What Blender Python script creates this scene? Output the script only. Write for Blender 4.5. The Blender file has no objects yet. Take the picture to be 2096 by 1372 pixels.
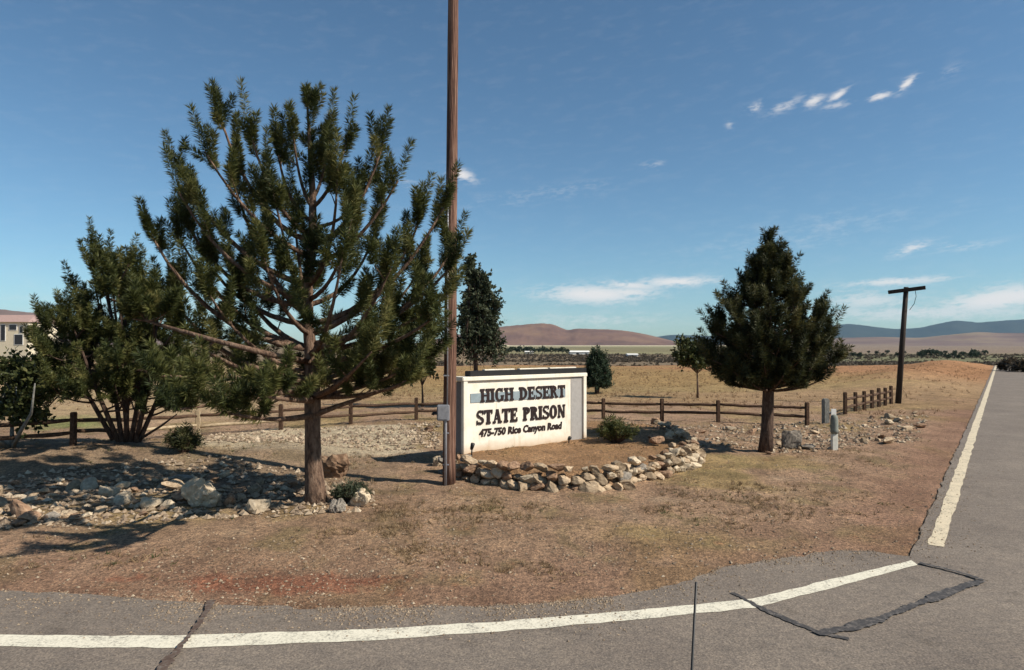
import bpy, bmesh, math, random
import numpy as np
from mathutils import Vector, Matrix, noise as mnoise

# ------------------------------------------------------------------ camera, sky, sun, exposure
F = 1366.0                     # focal length in photo pixels (2096 wide)
CAMZ = 2.5
PITCH = math.atan((704 - 686) / F)
SUN_AZ, SUN_EL = 110.0, 42.0    # compass azimuth from +Y, elevation
sc = bpy.context.scene
COL = sc.collection
cam_d = bpy.data.cameras.new('camera')
cam_d.sensor_width = 36.0
cam_d.lens = 36.0 * F / 2096.0
cam_d.clip_start = 0.05
cam_d.clip_end = 60000
cam = bpy.data.objects.new('camera', cam_d)
COL.objects.link(cam)
cam.location = (0, 0, CAMZ)
cam.rotation_euler = (math.pi / 2 + PITCH, 0, 0)
sc.camera = cam
sc.render.resolution_x, sc.render.resolution_y = 1024, 670
sc.view_settings.view_transform = 'Standard'
sc.view_settings.look = 'None'
sc.view_settings.exposure = 0.42
sc.view_settings.gamma = 1.0
sc.cycles.max_bounces = 6
sc.cycles.volume_bounces = 0

world = bpy.data.worlds.new('World')
sc.world = world
world.use_nodes = True


def build_world():
    nt = world.node_tree
    N, L = nt.nodes, nt.links
    N.clear()
    out = N.new('ShaderNodeOutputWorld')
    bg = N.new('ShaderNodeBackground')
    bg.inputs[1].default_value = 0.077
    sky = N.new('ShaderNodeTexSky')
    sky.sky_type = 'NISHITA'
    sky.sun_disc = False
    sky.sun_elevation = math.radians(SUN_EL)
    sky.sun_rotation = math.radians(SUN_AZ)
    sky.altitude = 1200
    sky.air_density = 1.0
    sky.dust_density = 1.0
    sky.ozone_density = 1.9
    tint = N.new('ShaderNodeMix')
    tint.data_type = 'RGBA'
    tint.blend_type = 'MULTIPLY'
    tint.inputs[0].default_value = 1.0
    tint.inputs[7].default_value = (.80, 1.04, 1.08, 1)
    L.new(sky.outputs[0], tint.inputs[6])
    L.new(tint.outputs[2], bg.inputs[0])
    tc = N.new('ShaderNodeTexCoord')
    sep = N.new('ShaderNodeSeparateXYZ')
    L.new(tc.outputs['Generated'], sep.inputs[0])

    def m(op, a, b=None, c=None):
        n = N.new('ShaderNodeMath')
        n.operation = op
        for i, v in enumerate((a, b, c)):
            if v is None:
                continue
            if isinstance(v, (int, float)):
                n.inputs[i].default_value = v
            else:
                L.new(v, n.inputs[i])
        return n.outputs[0]
    az = m('ARCTAN2', sep.outputs[0], sep.outputs[1])
    el = m('ARCSINE', sep.outputs[2])
    # streaky noise in azimuth / elevation
    cmb = N.new('ShaderNodeCombineXYZ')
    L.new(m('MULTIPLY', az, 1.0), cmb.inputs[0])
    L.new(m('MULTIPLY_ADD', az, -0.25, m('MULTIPLY', el, 3.2)), cmb.inputs[1])
    no = N.new('ShaderNodeTexNoise')
    no.inputs['Scale'].default_value = 26
    no.inputs['Detail'].default_value = 6
    no.inputs['Roughness'].default_value = 0.62
    L.new(cmb.outputs[0], no.inputs['Vector'])
    nz = no.outputs['Fac']
    # (photo px, py, half width, half height, slope, density)
    clouds = [(1215, 603, 95, 16, 0.03, .95), (1285, 599, 55, 9, 0.02, .8), (1290, 584, 55, 8, .08, .75), (1385, 577, 72, 9, 0, .85),
              (1550, 217, 16, 8, -.2, .5), (1610, 215, 30, 8, -.25, .45), (1668, 205, 18, 9, -.2, .7), (1718, 193, 17, 7, -.4, .8),
              (1720, 212, 30, 6, -.1, .35), (1804, 195, 22, 6, -.1, .75), (1860, 169, 18, 8, -.55, .8), (1945, 145, 24, 8, -.2, .2),
              (945, 357, 24, 10, .25, .8), (1868, 508, 34, 9, -.22, .6), (1960, 505, 60, 9, .0, .3), (1335, 337, 18, 7, -.1, .25),
              (1495, 255, 7, 6, 0, .3), (1840, 576, 100, 7, -.02, .7), (2050, 612, 130, 22, -.1, .95), (1780, 615, 90, 18, .05, .5),
              (1900, 640, 220, 16, 0, .55), (1210, 655, 150, 14, 0, .3), (1100, 400, 120, 12, -.1, .10), (1150, 385, 110, 8, -.1, .10),
              (1640, 480, 200, 30, -.1, .10), (820, 370, 60, 10, .15, .12), (300, 620, 300, 30, 0, .12)]
    total = None
    for (x, y, hw, hh, sl, den) in clouds:
        a0 = math.atan((x - 1048) / F)
        c = math.cos(a0)
        e0 = math.atan((704 - y) / F * c)
        wa, we = hw / F * c * c, hh / F * c
        u = m('MULTIPLY_ADD', az, 1.0 / wa, -a0 / wa)
        # slope: photo y grows downward
        v = m('MULTIPLY_ADD', el, 1.0 / we, -e0 / we)
        v = m('MULTIPLY_ADD', u, sl * hw / hh, v)
        r2 = m('MULTIPLY_ADD', u, u, m('MULTIPLY', v, v))
        g = m('POWER', 2.718, m('MULTIPLY', r2, -0.9))
        g = m('MULTIPLY', g, den)
        total = g if total is None else m('MAXIMUM', total, g)
    # edges eaten by the noise
    no2 = N.new('ShaderNodeTexNoise')
    no2.inputs['Scale'].default_value = 75
    no2.inputs['Detail'].default_value = 7
    no2.inputs['Roughness'].default_value = 0.68
    L.new(cmb.outputs[0], no2.inputs['Vector'])
    k = m('ADD', m('MULTIPLY_ADD', nz, 1.3, m('MULTIPLY', no2.outputs['Fac'], 1.5)), m('MULTIPLY_ADD', total, 0.62, -1.36))
    k = m('MINIMUM', m('MAXIMUM', m('MULTIPLY', k, 2.6), 0.0), 1.0)
    dens = m('MULTIPLY', m('POWER', total, 0.8), k)
    veil = m('MULTIPLY', m('MAXIMUM', m('SUBTRACT', nz, 0.5), 0.0), 0.16)
    dens = m('MINIMUM', m('ADD', dens, veil), 0.9)
    cb = N.new('ShaderNodeBackground')
    cb.inputs[0].default_value = (0.97, 0.92, 0.88, 1)
    cb.inputs[1].default_value = 0.72
    mx = N.new('ShaderNodeMixShader')
    L.new(dens, mx.inputs[0])
    L.new(bg.outputs[0], mx.inputs[1])
    L.new(cb.outputs[0], mx.inputs[2])
    L.new(mx.outputs[0], out.inputs[0])


build_world()

sun_d = bpy.data.lights.new('sun', 'SUN')
sun_d.energy = 5.0
sun_d.angle = math.radians(0.53)
sun_d.color = (1.0, 0.93, 0.82)
sun = bpy.data.objects.new('sun', sun_d)
COL.objects.link(sun)
_a, _e = math.radians(SUN_AZ), math.radians(SUN_EL)
SUNV = Vector((math.sin(_a) * math.cos(_e), math.cos(_a) * math.cos(_e), math.sin(_e)))
sun.rotation_euler = SUNV.to_track_quat('Z', 'Y').to_euler()
sun.location = (30, -10, 40)

# ------------------------------------------------------------------ helpers
RNG = np.random.default_rng(11)
random.seed(5)


def link(name, me, mat=None, parent=None, smooth=False):
    o = bpy.data.objects.new(name, me)
    COL.objects.link(o)
    if mat is not None:
        for mm in (mat if isinstance(mat, (list, tuple)) else [mat]):
            me.materials.append(mm)
    if parent is not None:
        o.parent = parent
    if smooth:
        me.polygons.foreach_set('use_smooth', [True] * len(me.polygons))
    return o


def tag(o, label=None, cat=None, group=None, kind=None):
    if label:
        o['label'] = label
    if cat:
        o['category'] = cat
    if group:
        o['group'] = group
    if kind:
        o['kind'] = kind
    return o


def empty(name, loc, label, cat, group=None, rz=0.0):
    o = bpy.data.objects.new(name, None)
    o.empty_display_size = 0.2
    COL.objects.link(o)
    o.location = loc
    o.rotation_euler = (0, 0, rz)
    return tag(o, label, cat, group)


class MB:
    """collects shapes for ONE mesh object"""

    def __init__(self):
        self.v, self.f = [], []

    def add(self, vs, fs):
        n = len(self.v)
        self.v += [tuple(p) for p in vs]
        self.f += [tuple(i + n for i in q) for q in fs]

    def box(self, c, s, rot=None, bev=0.0):
        hx, hy, hz = s[0] / 2, s[1] / 2, s[2] / 2
        if bev <= 0:
            vs = [Vector((x, y, z)) for z in (-hz, hz) for y in (-hy, hy) for x in (-hx, hx)]
            fs = [(0, 2, 3, 1), (4, 5, 7, 6), (0, 1, 5, 4), (2, 6, 7, 3), (0, 4, 6, 2), (1, 3, 7, 5)]
        else:
            bm = bmesh.new()
            bmesh.ops.create_cube(bm, size=1)
            for v in bm.verts:
                v.co = Vector((v.co.x * s[0], v.co.y * s[1], v.co.z * s[2]))
            bmesh.ops.bevel(bm, geom=list(bm.edges), offset=bev, segments=2, affect='EDGES')
            bm.verts.index_update()
            vs = [v.co.copy() for v in bm.verts]
            fs = [tuple(v.index for v in q.verts) for q in bm.faces]
            bm.free()
        if rot is not None:
            vs = [rot @ p for p in vs]
        c = Vector(c)
        self.add([p + c for p in vs], fs)

    def tube(self, pts, rad, n=8, cap=True, jit=0.0):
        pts = [Vector(p) for p in pts]
        k = len(pts)
        if not isinstance(rad, (list, tuple, np.ndarray)):
            rad = [rad] * k
        vs = []
        t0 = (pts[1] - pts[0]).normalized()
        ref = Vector((1, 0, 0)) if abs(t0.x) < 0.8 else Vector((0, 1, 0))
        nrm = (ref - t0 * ref.dot(t0)).normalized()
        for i in range(k):
            t = (pts[min(i + 1, k - 1)] - pts[max(i - 1, 0)])
            if t.length < 1e-9:
                t = t0
            t = t.normalized()
            nrm = (nrm - t * nrm.dot(t))
            nrm = nrm.normalized() if nrm.length > 1e-6 else t.orthogonal().normalized()
            b = t.cross(nrm)
            for j in range(n):
                a = 2 * math.pi * j / n
                r = rad[i] * (1 + (random.uniform(-jit, jit) if jit else 0))
                vs.append(pts[i] + (nrm * math.cos(a) + b * math.sin(a)) * r)
        fs = []
        for i in range(k - 1):
            for j in range(n):
                j2 = (j + 1) % n
                fs.append((i * n + j, i * n + j2, (i + 1) * n + j2, (i + 1) * n + j))
        if cap:
            fs.append(tuple(range(n - 1, -1, -1)))
            fs.append(tuple((k - 1) * n + j for j in range(n)))
        self.add(vs, fs)

    def mesh(self, name):
        me = bpy.data.meshes.new(name)
        me.from_pydata(self.v, [], self.f)
        me.update()
        return me

    def build(self, name, mat, parent=None, smooth=False):
        return link(name, self.mesh(name), mat, parent, smooth)


def tri_mesh(name, V, nper, attrs=None):
    """V: (n*nper,3) -> polygons of nper corners each; attrs {name: (values per polygon)}"""
    V = np.asarray(V, np.float32).reshape(-1, 3)
    nv = len(V)
    npoly = nv // nper
    me = bpy.data.meshes.new(name)
    me.vertices.add(nv)
    me.loops.add(nv)
    me.polygons.add(npoly)
    me.vertices.foreach_set('co', V.ravel())
    me.loops.foreach_set('vertex_index', np.arange(nv, dtype=np.int32))
    me.polygons.foreach_set('loop_start', np.arange(0, nv, nper, dtype=np.int32))
    me.polygons.foreach_set('loop_total', np.full(npoly, nper, np.int32))
    for k, val in (attrs or {}).items():
        at = me.attributes.new(k, 'FLOAT', 'FACE')
        at.data.foreach_set('value', np.asarray(val, np.float32))
    me.update(calc_edges=True)
    return me


# value noise -------------------------------------------------------
_T = np.random.default_rng(3).random((256, 256))


def vnoise(x, y):
    xi, yi = np.floor(x).astype(np.int64), np.floor(y).astype(np.int64)
    fx, fy = x - xi, y - yi
    fx, fy = fx * fx * (3 - 2 * fx), fy * fy * (3 - 2 * fy)
    a = _T[xi & 255, yi & 255]
    b = _T[(xi + 1) & 255, yi & 255]
    c = _T[xi & 255, (yi + 1) & 255]
    d = _T[(xi + 1) & 255, (yi + 1) & 255]
    return (a * (1 - fx) + b * fx) * (1 - fy) + (c * (1 - fx) + d * fx) * fy


def fbm(x, y, o=4):
    s, a, t = 0, 0.5, 0
    for i in range(o):
        s = s + a * vnoise(x * 2 ** i + 17.3 * i, y * 2 ** i + 9.1 * i)
        t += a
        a *= 0.5
    return s / t


def sstep(a, b, x):
    t = np.clip((x - a) / (b - a), 0, 1)
    return t * t * (3 - 2 * t)


def seg_dist(x, y, P, closed=False):
    d = np.full(np.shape(x), 1e9)
    n = len(P)
    for i in range(n if closed else n - 1):
        ax, ay = P[i]
        bx, by = P[(i + 1) % n]
        dx, dy = bx - ax, by - ay
        t = np.clip(((x - ax) * dx + (y - ay) * dy) / (dx * dx + dy * dy + 1e-12), 0, 1)
        d = np.minimum(d, np.hypot(x - ax - t * dx, y - ay - t * dy))
    return d


def inside(x, y, P):
    r = np.zeros(np.shape(x), bool)
    n = len(P)
    for i in range(n):
        ax, ay = P[i]
        bx, by = P[(i + 1) % n]
        if ay == by:
            continue
        c = ((ay > y) != (by > y)) & (x < (bx - ax) * (y - ay) / (by - ay) + ax)
        r ^= c
    return r


def sdist(x, y, P):
    """signed distance, negative inside"""
    d = seg_dist(x, y, P, True)
    return np.where(inside(x, y, P), -d, d)


# measuring: photo pixel -> point on the ground / at a given distance
_cp, _sp = math.cos(PITCH), math.sin(PITCH)


def ray(px, py):
    a, b = (px - 1048) / F, (686 - py) / F
    return Vector((a, _cp - b * _sp, _sp + b * _cp))


def flat(px, py, z=0.0):
    r = ray(px, py)
    t = (z - CAMZ) / r.z
    return (r.x * t, r.y * t)


def at(px, py, Y):
    r = ray(px, py)
    t = Y / r.y
    return Vector((r.x * t, Y, CAMZ + r.z * t))


def G(px, py):
    z = 0.0
    for _ in range(12):
        x, y = flat(px, py, z)
        z = 0.5 * z + 0.5 * float(ground_z(np.array([x]), np.array([y]))[0])
    x, y = flat(px, py, z)
    return Vector((x, y, float(ground_z(np.array([x]), np.array([y]))[0])))


def GZ(x, y):
    return float(ground_z(np.array([float(x)]), np.array([float(y)]))[0])


# ------------------------------------------------------------------ plan of the place
EDGE_PX = [(0, 1212), (150, 1217), (300, 1229), (420, 1238), (560, 1244), (700, 1247), (880, 1245), (1050, 1241), (1180, 1232), (1300, 1217),
           (1400, 1194), (1480, 1163), (1560, 1150), (1640, 1140), (1700, 1129), (1780, 1130), (1850, 1140)]
EDGE = [flat(*p) for p in EDGE_PX]
_C = np.array(flat(1862, 1141))
RU = np.array((0.593, 0.805))          # direction of the long straight road
RN = np.array((0.805, -0.593))
ROADW = 9.0


def densify(P, step, amp, seed):
    r = np.random.default_rng(seed)
    out = []
    for i in range(len(P) - 1):
        a, b = np.array(P[i]), np.array(P[i + 1])
        n = max(1, int(np.linalg.norm(b - a) / step))
        t = (b - a) / (np.linalg.norm(b - a) + 1e-9)
        nn = np.array((-t[1], t[0]))
        for k in range(n):
            out.append(tuple(a + (b - a) * k / n + nn * r.normal(0, amp)))
    out.append(tuple(P[-1]))
    return out


_left = [(-70.0, EDGE[0][1] + 0.147 * (70 - 5.2)), (-30, EDGE[0][1] + 0.147 * 24.8)]
EDGE_FINE = _left + densify(EDGE, 0.12, 0.022, 1)
RIGHT_EDGE = densify([tuple(_C), tuple(_C + RU * 40)], 0.25, 0.012, 2) + [tuple(_C + RU * 340)]
ROAD_POLY = EDGE_FINE + [tuple(_C)] + [tuple(_C + RU * 340), tuple(_C + RU * 340 + RN * ROADW), tuple(_C + RN * ROADW),
                                       (60, -14), (60, -40), (-70, -40)]
RING_PX = [(905, 972), (940, 986), (980, 992), (1023, 1002), (1080, 1007), (1152, 1012), (1223, 1010), (1281, 1003), (1330, 985), (1380, 974),
           (1424, 962), (1437, 948), (1415, 925), (1385, 905), (1350, 892)]
RING = [flat(*p) for p in RING_PX]
GARDEN = RING + [flat(1290, 880), flat(1190, 880), flat(1000, 905), flat(925, 925)]
GARDEN_H = 0.26


def fall(x, y):
    k = sstep(-48, -18, x)
    return -8.0 * sstep(74, 158, y) * k


def ground_z(x, y):
    x = np.asarray(x, float)
    y = np.asarray(y, float)
    z = np.zeros_like(x)
    near = (np.abs(x) < 90) & (y > -20) & (y < 120)
    if near.any():
        xn, yn = x[near], y[near]
        sd = np.full(xn.shape, 5.0)
        sub = (np.abs(xn) < 45) & (yn < 62)
        if sub.any():
            sd[sub] = sdist(xn[sub], yn[sub], ROAD_POLY)
        sub2 = ~sub
        if sub2.any():
            sd[sub2] = seg_dist(xn[sub2], yn[sub2], [tuple(_C), tuple(_C + RU * 340)])
            q = (xn[sub2] - _C[0]) * RN[0] + (yn[sub2] - _C[1]) * RN[1]
            sd[sub2] = np.where((q > 0) & (q < ROADW), -1.0, np.where(q >= ROADW, q - ROADW, -q))
            far_l = (yn[sub2] < 20) & (xn[sub2] < 0)
            sd[sub2] = np.where(far_l, 3.0, sd[sub2])
        w = sstep(0.05, 1.3, sd)
        h = 0.10 * (fbm(xn * 0.9, yn * 0.9, 3) - 0.5) + 0.05 * (fbm(xn * 4 + 31, yn * 4, 3) - 0.5)
        h = h + 0.03 * sstep(0.0, 0.5, sd)
        h = h + 0.30 * np.exp(-((yn - 14.6) / 1.9) ** 2) * sstep(-2.6, -5.5, xn)
        h = h + 0.5 * (fbm(xn * 0.08 + 5, yn * 0.08, 3) - 0.5) * sstep(26, 45, yn)
        tt = (xn - _C[0]) * RU[0] + (yn - _C[1]) * RU[1]
        off = -((xn - _C[0]) * RN[0] + (yn - _C[1]) * RN[1])
        h = h + .55 * np.exp(-((off - 4.5) / 2.6) ** 2) * sstep(20, 46, tt) * (1 - sstep(85, 110, tt)) * (.7 + .6 * fbm(xn * .3, yn * .3, 3))
        z[near] = h * w - 0.012 * (sd < 0.05)
        g = (np.abs(xn - 1.5) < 6) & (yn > 8) & (yn < 22)
        if g.any():
            gd = sdist(xn[g], yn[g], GARDEN)
            zz = z[near]
            zz[g] = zz[g] + GARDEN_H * sstep(0.0, -0.32, gd)
            z[near] = zz
    return z + fall(x, y)


# ------------------------------------------------------------------ materials
def nmat(name, rough=0.8, spec=0.3):
    m = bpy.data.materials.new(name)
    m.use_nodes = True
    b = m.node_tree.nodes['Principled BSDF']
    b.inputs['Roughness'].default_value = rough
    b.inputs['Specular IOR Level'].default_value = spec
    return m, m.node_tree.nodes, m.node_tree.links, b


def noise(N, L, scale, detail=4, rough=0.6, vec=None, dist=0.0):
    n = N.new('ShaderNodeTexNoise')
    n.inputs['Scale'].default_value = scale
    n.inputs['Detail'].default_value = detail
    n.inputs['Roughness'].default_value = rough
    n.inputs['Distortion'].default_value = dist
    if vec is not None:
        L.new(vec, n.inputs['Vector'])
    return n.outputs['Fac']


def ramp(N, L, fac, stops):
    r = N.new('ShaderNodeValToRGB')
    el = r.color_ramp.elements
    while len(el) < len(stops):
        el.new(0.5)
    for e, (p, c) in zip(el, stops):
        e.position = p
        e.color = (*c, 1) if len(c) == 3 else c
    L.new(fac, r.inputs[0])
    return r.outputs[0]


def mixc(N, L, mode, fac, a, b):
    n = N.new('ShaderNodeMix')
    n.data_type = 'RGBA'
    n.blend_type = mode
    for sock, v in ((n.inputs[0], fac), (n.inputs[6], a), (n.inputs[7], b)):
        if isinstance(v, (int, float)):
            sock.default_value = v
        elif isinstance(v, tuple):
            sock.default_value = (*v, 1)
        else:
            L.new(v, sock)
    return n.outputs[2]


def bump(N, L, b, h, strength=0.4, dist=0.02):
    n = N.new('ShaderNodeBump')
    n.inputs['Strength'].default_value = strength
    n.inputs['Distance'].default_value = dist
    L.new(h, n.inputs['Height'])
    L.new(n.outputs[0], b.inputs['Normal'])


def objco(N):
    return N.new('ShaderNodeTexCoord').outputs['Object']


def mapped(N, L, scale, vec=None):
    mp = N.new('ShaderNodeMapping')
    mp.inputs['Scale'].default_value = scale
    L.new(vec if vec is not None else objco(N), mp.inputs[0])
    return mp.outputs[0]


def mat_noise(name, stops, scale=6, rough=0.85, spec=0.2, bumps=0.3, bdist=0.02, stretch=None, per_object=0.0, detail=5):
    m, N, L, b = nmat(name, rough, spec)
    v = mapped(N, L, stretch) if stretch else objco(N)
    fac = noise(N, L, scale, detail, 0.65, v)
    c = ramp(N, L, fac, stops)
    if per_object:
        oi = N.new('ShaderNodeObjectInfo')
        hs = N.new('ShaderNodeHueSaturation')
        mr = N.new('ShaderNodeMapRange')
        mr.inputs[3].default_value = 1 - per_object
        mr.inputs[4].default_value = 1 + per_object
        L.new(oi.outputs['Random'], mr.inputs[0])
        L.new(mr.outputs[0], hs.inputs['Value'])
        L.new(c, hs.inputs['Color'])
        c = hs.outputs[0]
    L.new(c, b.inputs['Base Color'])
    bump(N, L, b, fac, bumps, bdist)
    return m


def mat_terrain():
    m, N, L, b = nmat('dry earth', 0.95, 0.1)
    co = objco(N)
    at_ = N.new('ShaderNodeAttribute')
    at_.attribute_name = 'alb'
    c = at_.outputs['Color']
    n1 = noise(N, L, 1.3, 5, 0.6, co)
    n2 = noise(N, L, 14, 5, 0.75, co)
    n3 = noise(N, L, 42, 3, 0.75, co)
    n4 = noise(N, L, 0.06, 6, 0.65, co)
    c = mixc(N, L, 'MULTIPLY', 1.0, c, ramp(N, L, n1, [(0.3, (.72, .70, .68)), (0.7, (1.25, 1.25, 1.2))]))
    c = mixc(N, L, 'MULTIPLY', 1.0, c, ramp(N, L, n2, [(0.30, (.40, .41, .43)), (0.5, (.98, .98, .98)), (0.70, (1.6, 1.55, 1.42))]))
    c = mixc(N, L, 'MULTIPLY', 1.0, c, ramp(N, L, n3, [(0.33, (.48, .48, .5)), (0.5, (1, 1, 1)), (0.68, (1.55, 1.5, 1.42))]))
    c = mixc(N, L, 'MULTIPLY', 1.0, c, ramp(N, L, n4, [(0.3, (.86, .84, .8)), (0.7, (1.14, 1.15, 1.15))]))
    L.new(c, b.inputs['Base Color'])
    h = N.new('ShaderNodeMath')
    h.operation = 'MULTIPLY_ADD'
    h.inputs[1].default_value = 0.35
    L.new(n3, h.inputs[0])
    L.new(n2, h.inputs[2])
    bump(N, L, b, h.outputs[0], 0.9, 0.05)
    return m


def mat_asphalt():
    m, N, L, b = nmat('worn asphalt', 0.9, 0.25)
    co = objco(N)
    n1 = noise(N, L, 0.7, 5, 0.6, co)
    n2 = noise(N, L, 60, 3, 0.75, co)
    n3 = noise(N, L, 6, 5, 0.7, mapped(N, L, (1, 2.2, 1)))
    c = ramp(N, L, n1, [(0.3, (.140, .118, .100)), (0.55, (.168, .143, .120)), (0.75, (.197, .168, .140))])
    c = mixc(N, L, 'MULTIPLY', 1.0, c, ramp(N, L, n2, [(0.3, (.62, .62, .62)), (0.7, (1.38, 1.36, 1.33))]))
    c = mixc(N, L, 'MULTIPLY', 1.0, c, ramp(N, L, n3, [(0.3, (.84, .84, .86)), (0.7, (1.15, 1.13, 1.1))]))
    n5 = noise(N, L, 2.1, 6, 0.72, co, .6)
    c = mixc(N, L, 'MULTIPLY', 1.0, c, ramp(N, L, n5, [(0.30, (.70, .69, .68)), (0.42, (.97, .97, .97)), (0.66, (1.04, 1.03, 1.02)), (0.74, (1.2, 1.17, 1.12))]))
    vo = N.new('ShaderNodeTexVoronoi')
    vo.inputs['Scale'].default_value = 75
    L.new(co, vo.inputs['Vector'])
    c = mixc(N, L, 'MULTIPLY', 1.0, c, ramp(N, L, vo.outputs['Color'], [(0.0, (.70, .70, .70)), (0.5, (1, .99, .98)), (1.0, (1.42, 1.38, 1.30))]))
    L.new(c, b.inputs['Base Color'])
    bump(N, L, b, n2, 0.5, 0.008)
    return m


def mat_paint(name, col):
    m, N, L, b = nmat(name, 0.7, 0.3)
    co = objco(N)
    n2 = noise(N, L, 45, 4, 0.75, co)
    n1 = noise(N, L, 5, 5, 0.7, co)
    f = N.new('ShaderNodeMath')
    f.operation = 'MULTIPLY_ADD'
    f.inputs[1].default_value = 0.6
    L.new(n1, f.inputs[0])
    L.new(n2, f.inputs[2])
    c = ramp(N, L, f.outputs[0], [(0.60, (.2, .18, .155)), (0.70, tuple(k * .66 for k in col)), (0.80, tuple(k * .9 for k in col)), (0.95, col)])
    L.new(c, b.inputs['Base Color'])
    bump(N, L, b, n2, 0.3, 0.004)
    return m


def mat_needles(name, dark, mid, light, rough=0.6, trans=.28):
    m, N, L, b = nmat(name, rough, 0.25)
    a = N.new('ShaderNodeAttribute')
    a.attribute_name = 'tint'
    c = ramp(N, L, a.outputs['Fac'], [(0.0, dark), (0.5, mid), (1.0, light)])
    L.new(c, b.inputs['Base Color'])
    tr = N.new('ShaderNodeBsdfTranslucent')
    L.new(c, tr.inputs['Color'])
    mx = N.new('ShaderNodeMixShader')
    mx.inputs[0].default_value = trans
    L.new(b.outputs[0], mx.inputs[1])
    L.new(tr.outputs[0], mx.inputs[2])
    L.new(mx.outputs[0], N['Material Output'].inputs['Surface'])
    return m


def mat_flat(name, col, rough=0.7, spec=0.3, var=0.25, scale=8, metal=0.0):
    lo = tuple(k * (1 - var) for k in col)
    hi = tuple(min(1, k * (1 + var)) for k in col)
    m = mat_noise(name, [(0.3, lo), (0.7, hi)], scale, rough, spec, 0.15, 0.01)
    m.node_tree.nodes['Principled BSDF'].inputs['Metallic'].default_value = metal
    return m


def mat_stucco():
    m, N, L, b = nmat('white stucco', .92, .12)
    co = objco(N)
    n1 = noise(N, L, 2.6, 6, .65, co)
    n2 = noise(N, L, 3.0, 4, .6, mapped(N, L, (5, 5, .35), co))
    n3 = noise(N, L, 70, 3, .7, co)
    c = ramp(N, L, n1, [(.28, (.66, .58, .45)), (.5, (.77, .71, .60)), (.75, (.80, .75, .65))])
    c = mixc(N, L, 'MULTIPLY', 1.0, c, ramp(N, L, n2, [(.28, (.80, .76, .70)), (.42, (1, 1, 1))]))
    c = mixc(N, L, 'MULTIPLY', 1.0, c, ramp(N, L, n3, [(.3, (.90, .90, .90)), (.7, (1.06, 1.06, 1.06))]))
    # splashed dirt along the foot
    sp = N.new('ShaderNodeSeparateXYZ')
    L.new(co, sp.inputs[0])
    f = N.new('ShaderNodeMath')
    f.operation = 'MULTIPLY_ADD'
    f.inputs[1].default_value = .42
    L.new(n1, f.inputs[0])
    g = N.new('ShaderNodeMath')
    g.operation = 'SUBTRACT'
    g.inputs[0].default_value = .17
    L.new(sp.outputs[2], g.inputs[1])
    L.new(g.outputs[0], f.inputs[2])
    r = ramp(N, L, f.outputs[0], [(.16, (0, 0, 0)), (.36, (.75, .75, .75))])
    c = mixc(N, L, 'MIX', r, c, (.46, .31, .18))
    L.new(c, b.inputs['Base Color'])
    bump(N, L, b, n3, .35, .008)
    return m


M = {}
M['ground'] = mat_terrain()
M['asphalt'] = mat_asphalt()
M['white_line'] = mat_paint('road paint', (.68, .63, .50))
M['cream_line'] = mat_paint('aged road paint', (.62, .52, .36))
M['tar'] = mat_noise('tar', [(.38, (.125, .109, .096)), (.48, (.06, .054, .05)), (.7, (.034, .031, .031))], 22, .7, .3, .3, .01)
M['crack'] = mat_noise('rusty crack filler', [(.3, (.07, .047, .038)), (.5, (.105, .075, .06)), (.64, (.15, .128, .11))], 22, .9, .1, .3, .01)
M['bark'] = mat_noise('pine bark', [(.3, (.05, .034, .028)), (.5, (.15, .095, .065)), (.72, (.26, .18, .13))], 9, .95, .1, .9, .05, (2.2, 2.2, .7))
M['bark_dark'] = mat_noise('dark pine bark', [(.3, (.035, .024, .02)), (.5, (.085, .055, .042)), (.72, (.16, .11, .08))], 9, .95, .1, .9, .05, (2.2, 2.2, .7))
M['needle'] = mat_needles('pine needles', (.024, .034, .010), (.088, .096, .027), (.20, .175, .058))
M['needle_dark'] = mat_needles('dark pine needles', (.014, .020, .009), (.054, .058, .020), (.15, .13, .047))
M['needle_far'] = mat_needles('spruce needles', (.02, .034, .018), (.042, .065, .036), (.08, .105, .06))
M['leaf_olive'] = mat_needles('olive leaves', (.030, .040, .012), (.070, .080, .026), (.15, .14, .05))
M['leaf_dusty'] = mat_needles('dusty leaves', (.026, .036, .02), (.062, .074, .04), (.13, .14, .085))
M['sage'] = mat_needles('sagebrush', (.045, .035, .023), (.10, .076, .05), (.19, .145, .10))
M['ochre'] = mat_needles('ochre field grass', (.11, .065, .035), (.215, .120, .060), (.32, .195, .105))
M['straw'] = mat_needles('dry grass', (.10, .068, .038), (.25, .165, .09), (.45, .32, .18))
M['pole'] = mat_noise('creosoted pole wood', [(.32, (.026, .014, .011)), (.48, (.125, .064, .044)), (.56, (.20, .108, .075)), (.74, (.36, .235, .17))], 16, .85, .2, .9, .03, (3.2, 3.2, .10))
M['pole_dark'] = mat_noise('dark pole wood', [(.3, (.02, .016, .014)), (.7, (.06, .045, .035))], 10, .85, .2, .5, .02, (3, 3, .2))
M['fence'] = mat_noise('brown fence wood', [(.3, (.035, .02, .013)), (.55, (.085, .05, .032)), (.75, (.16, .10, .065))], 10, .9, .15, .6, .02, (2, 2, 2))
M['fence_pale'] = mat_noise('bleached rail wood', [(.3, (.22, .16, .10)), (.7, (.48, .38, .25))], 10, .9, .15, .6, .02)
M['grey_post'] = mat_noise('weathered grey wood', [(.3, (.12, .115, .105)), (.7, (.28, .27, .24))], 10, .9, .15, .6, .02)
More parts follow.
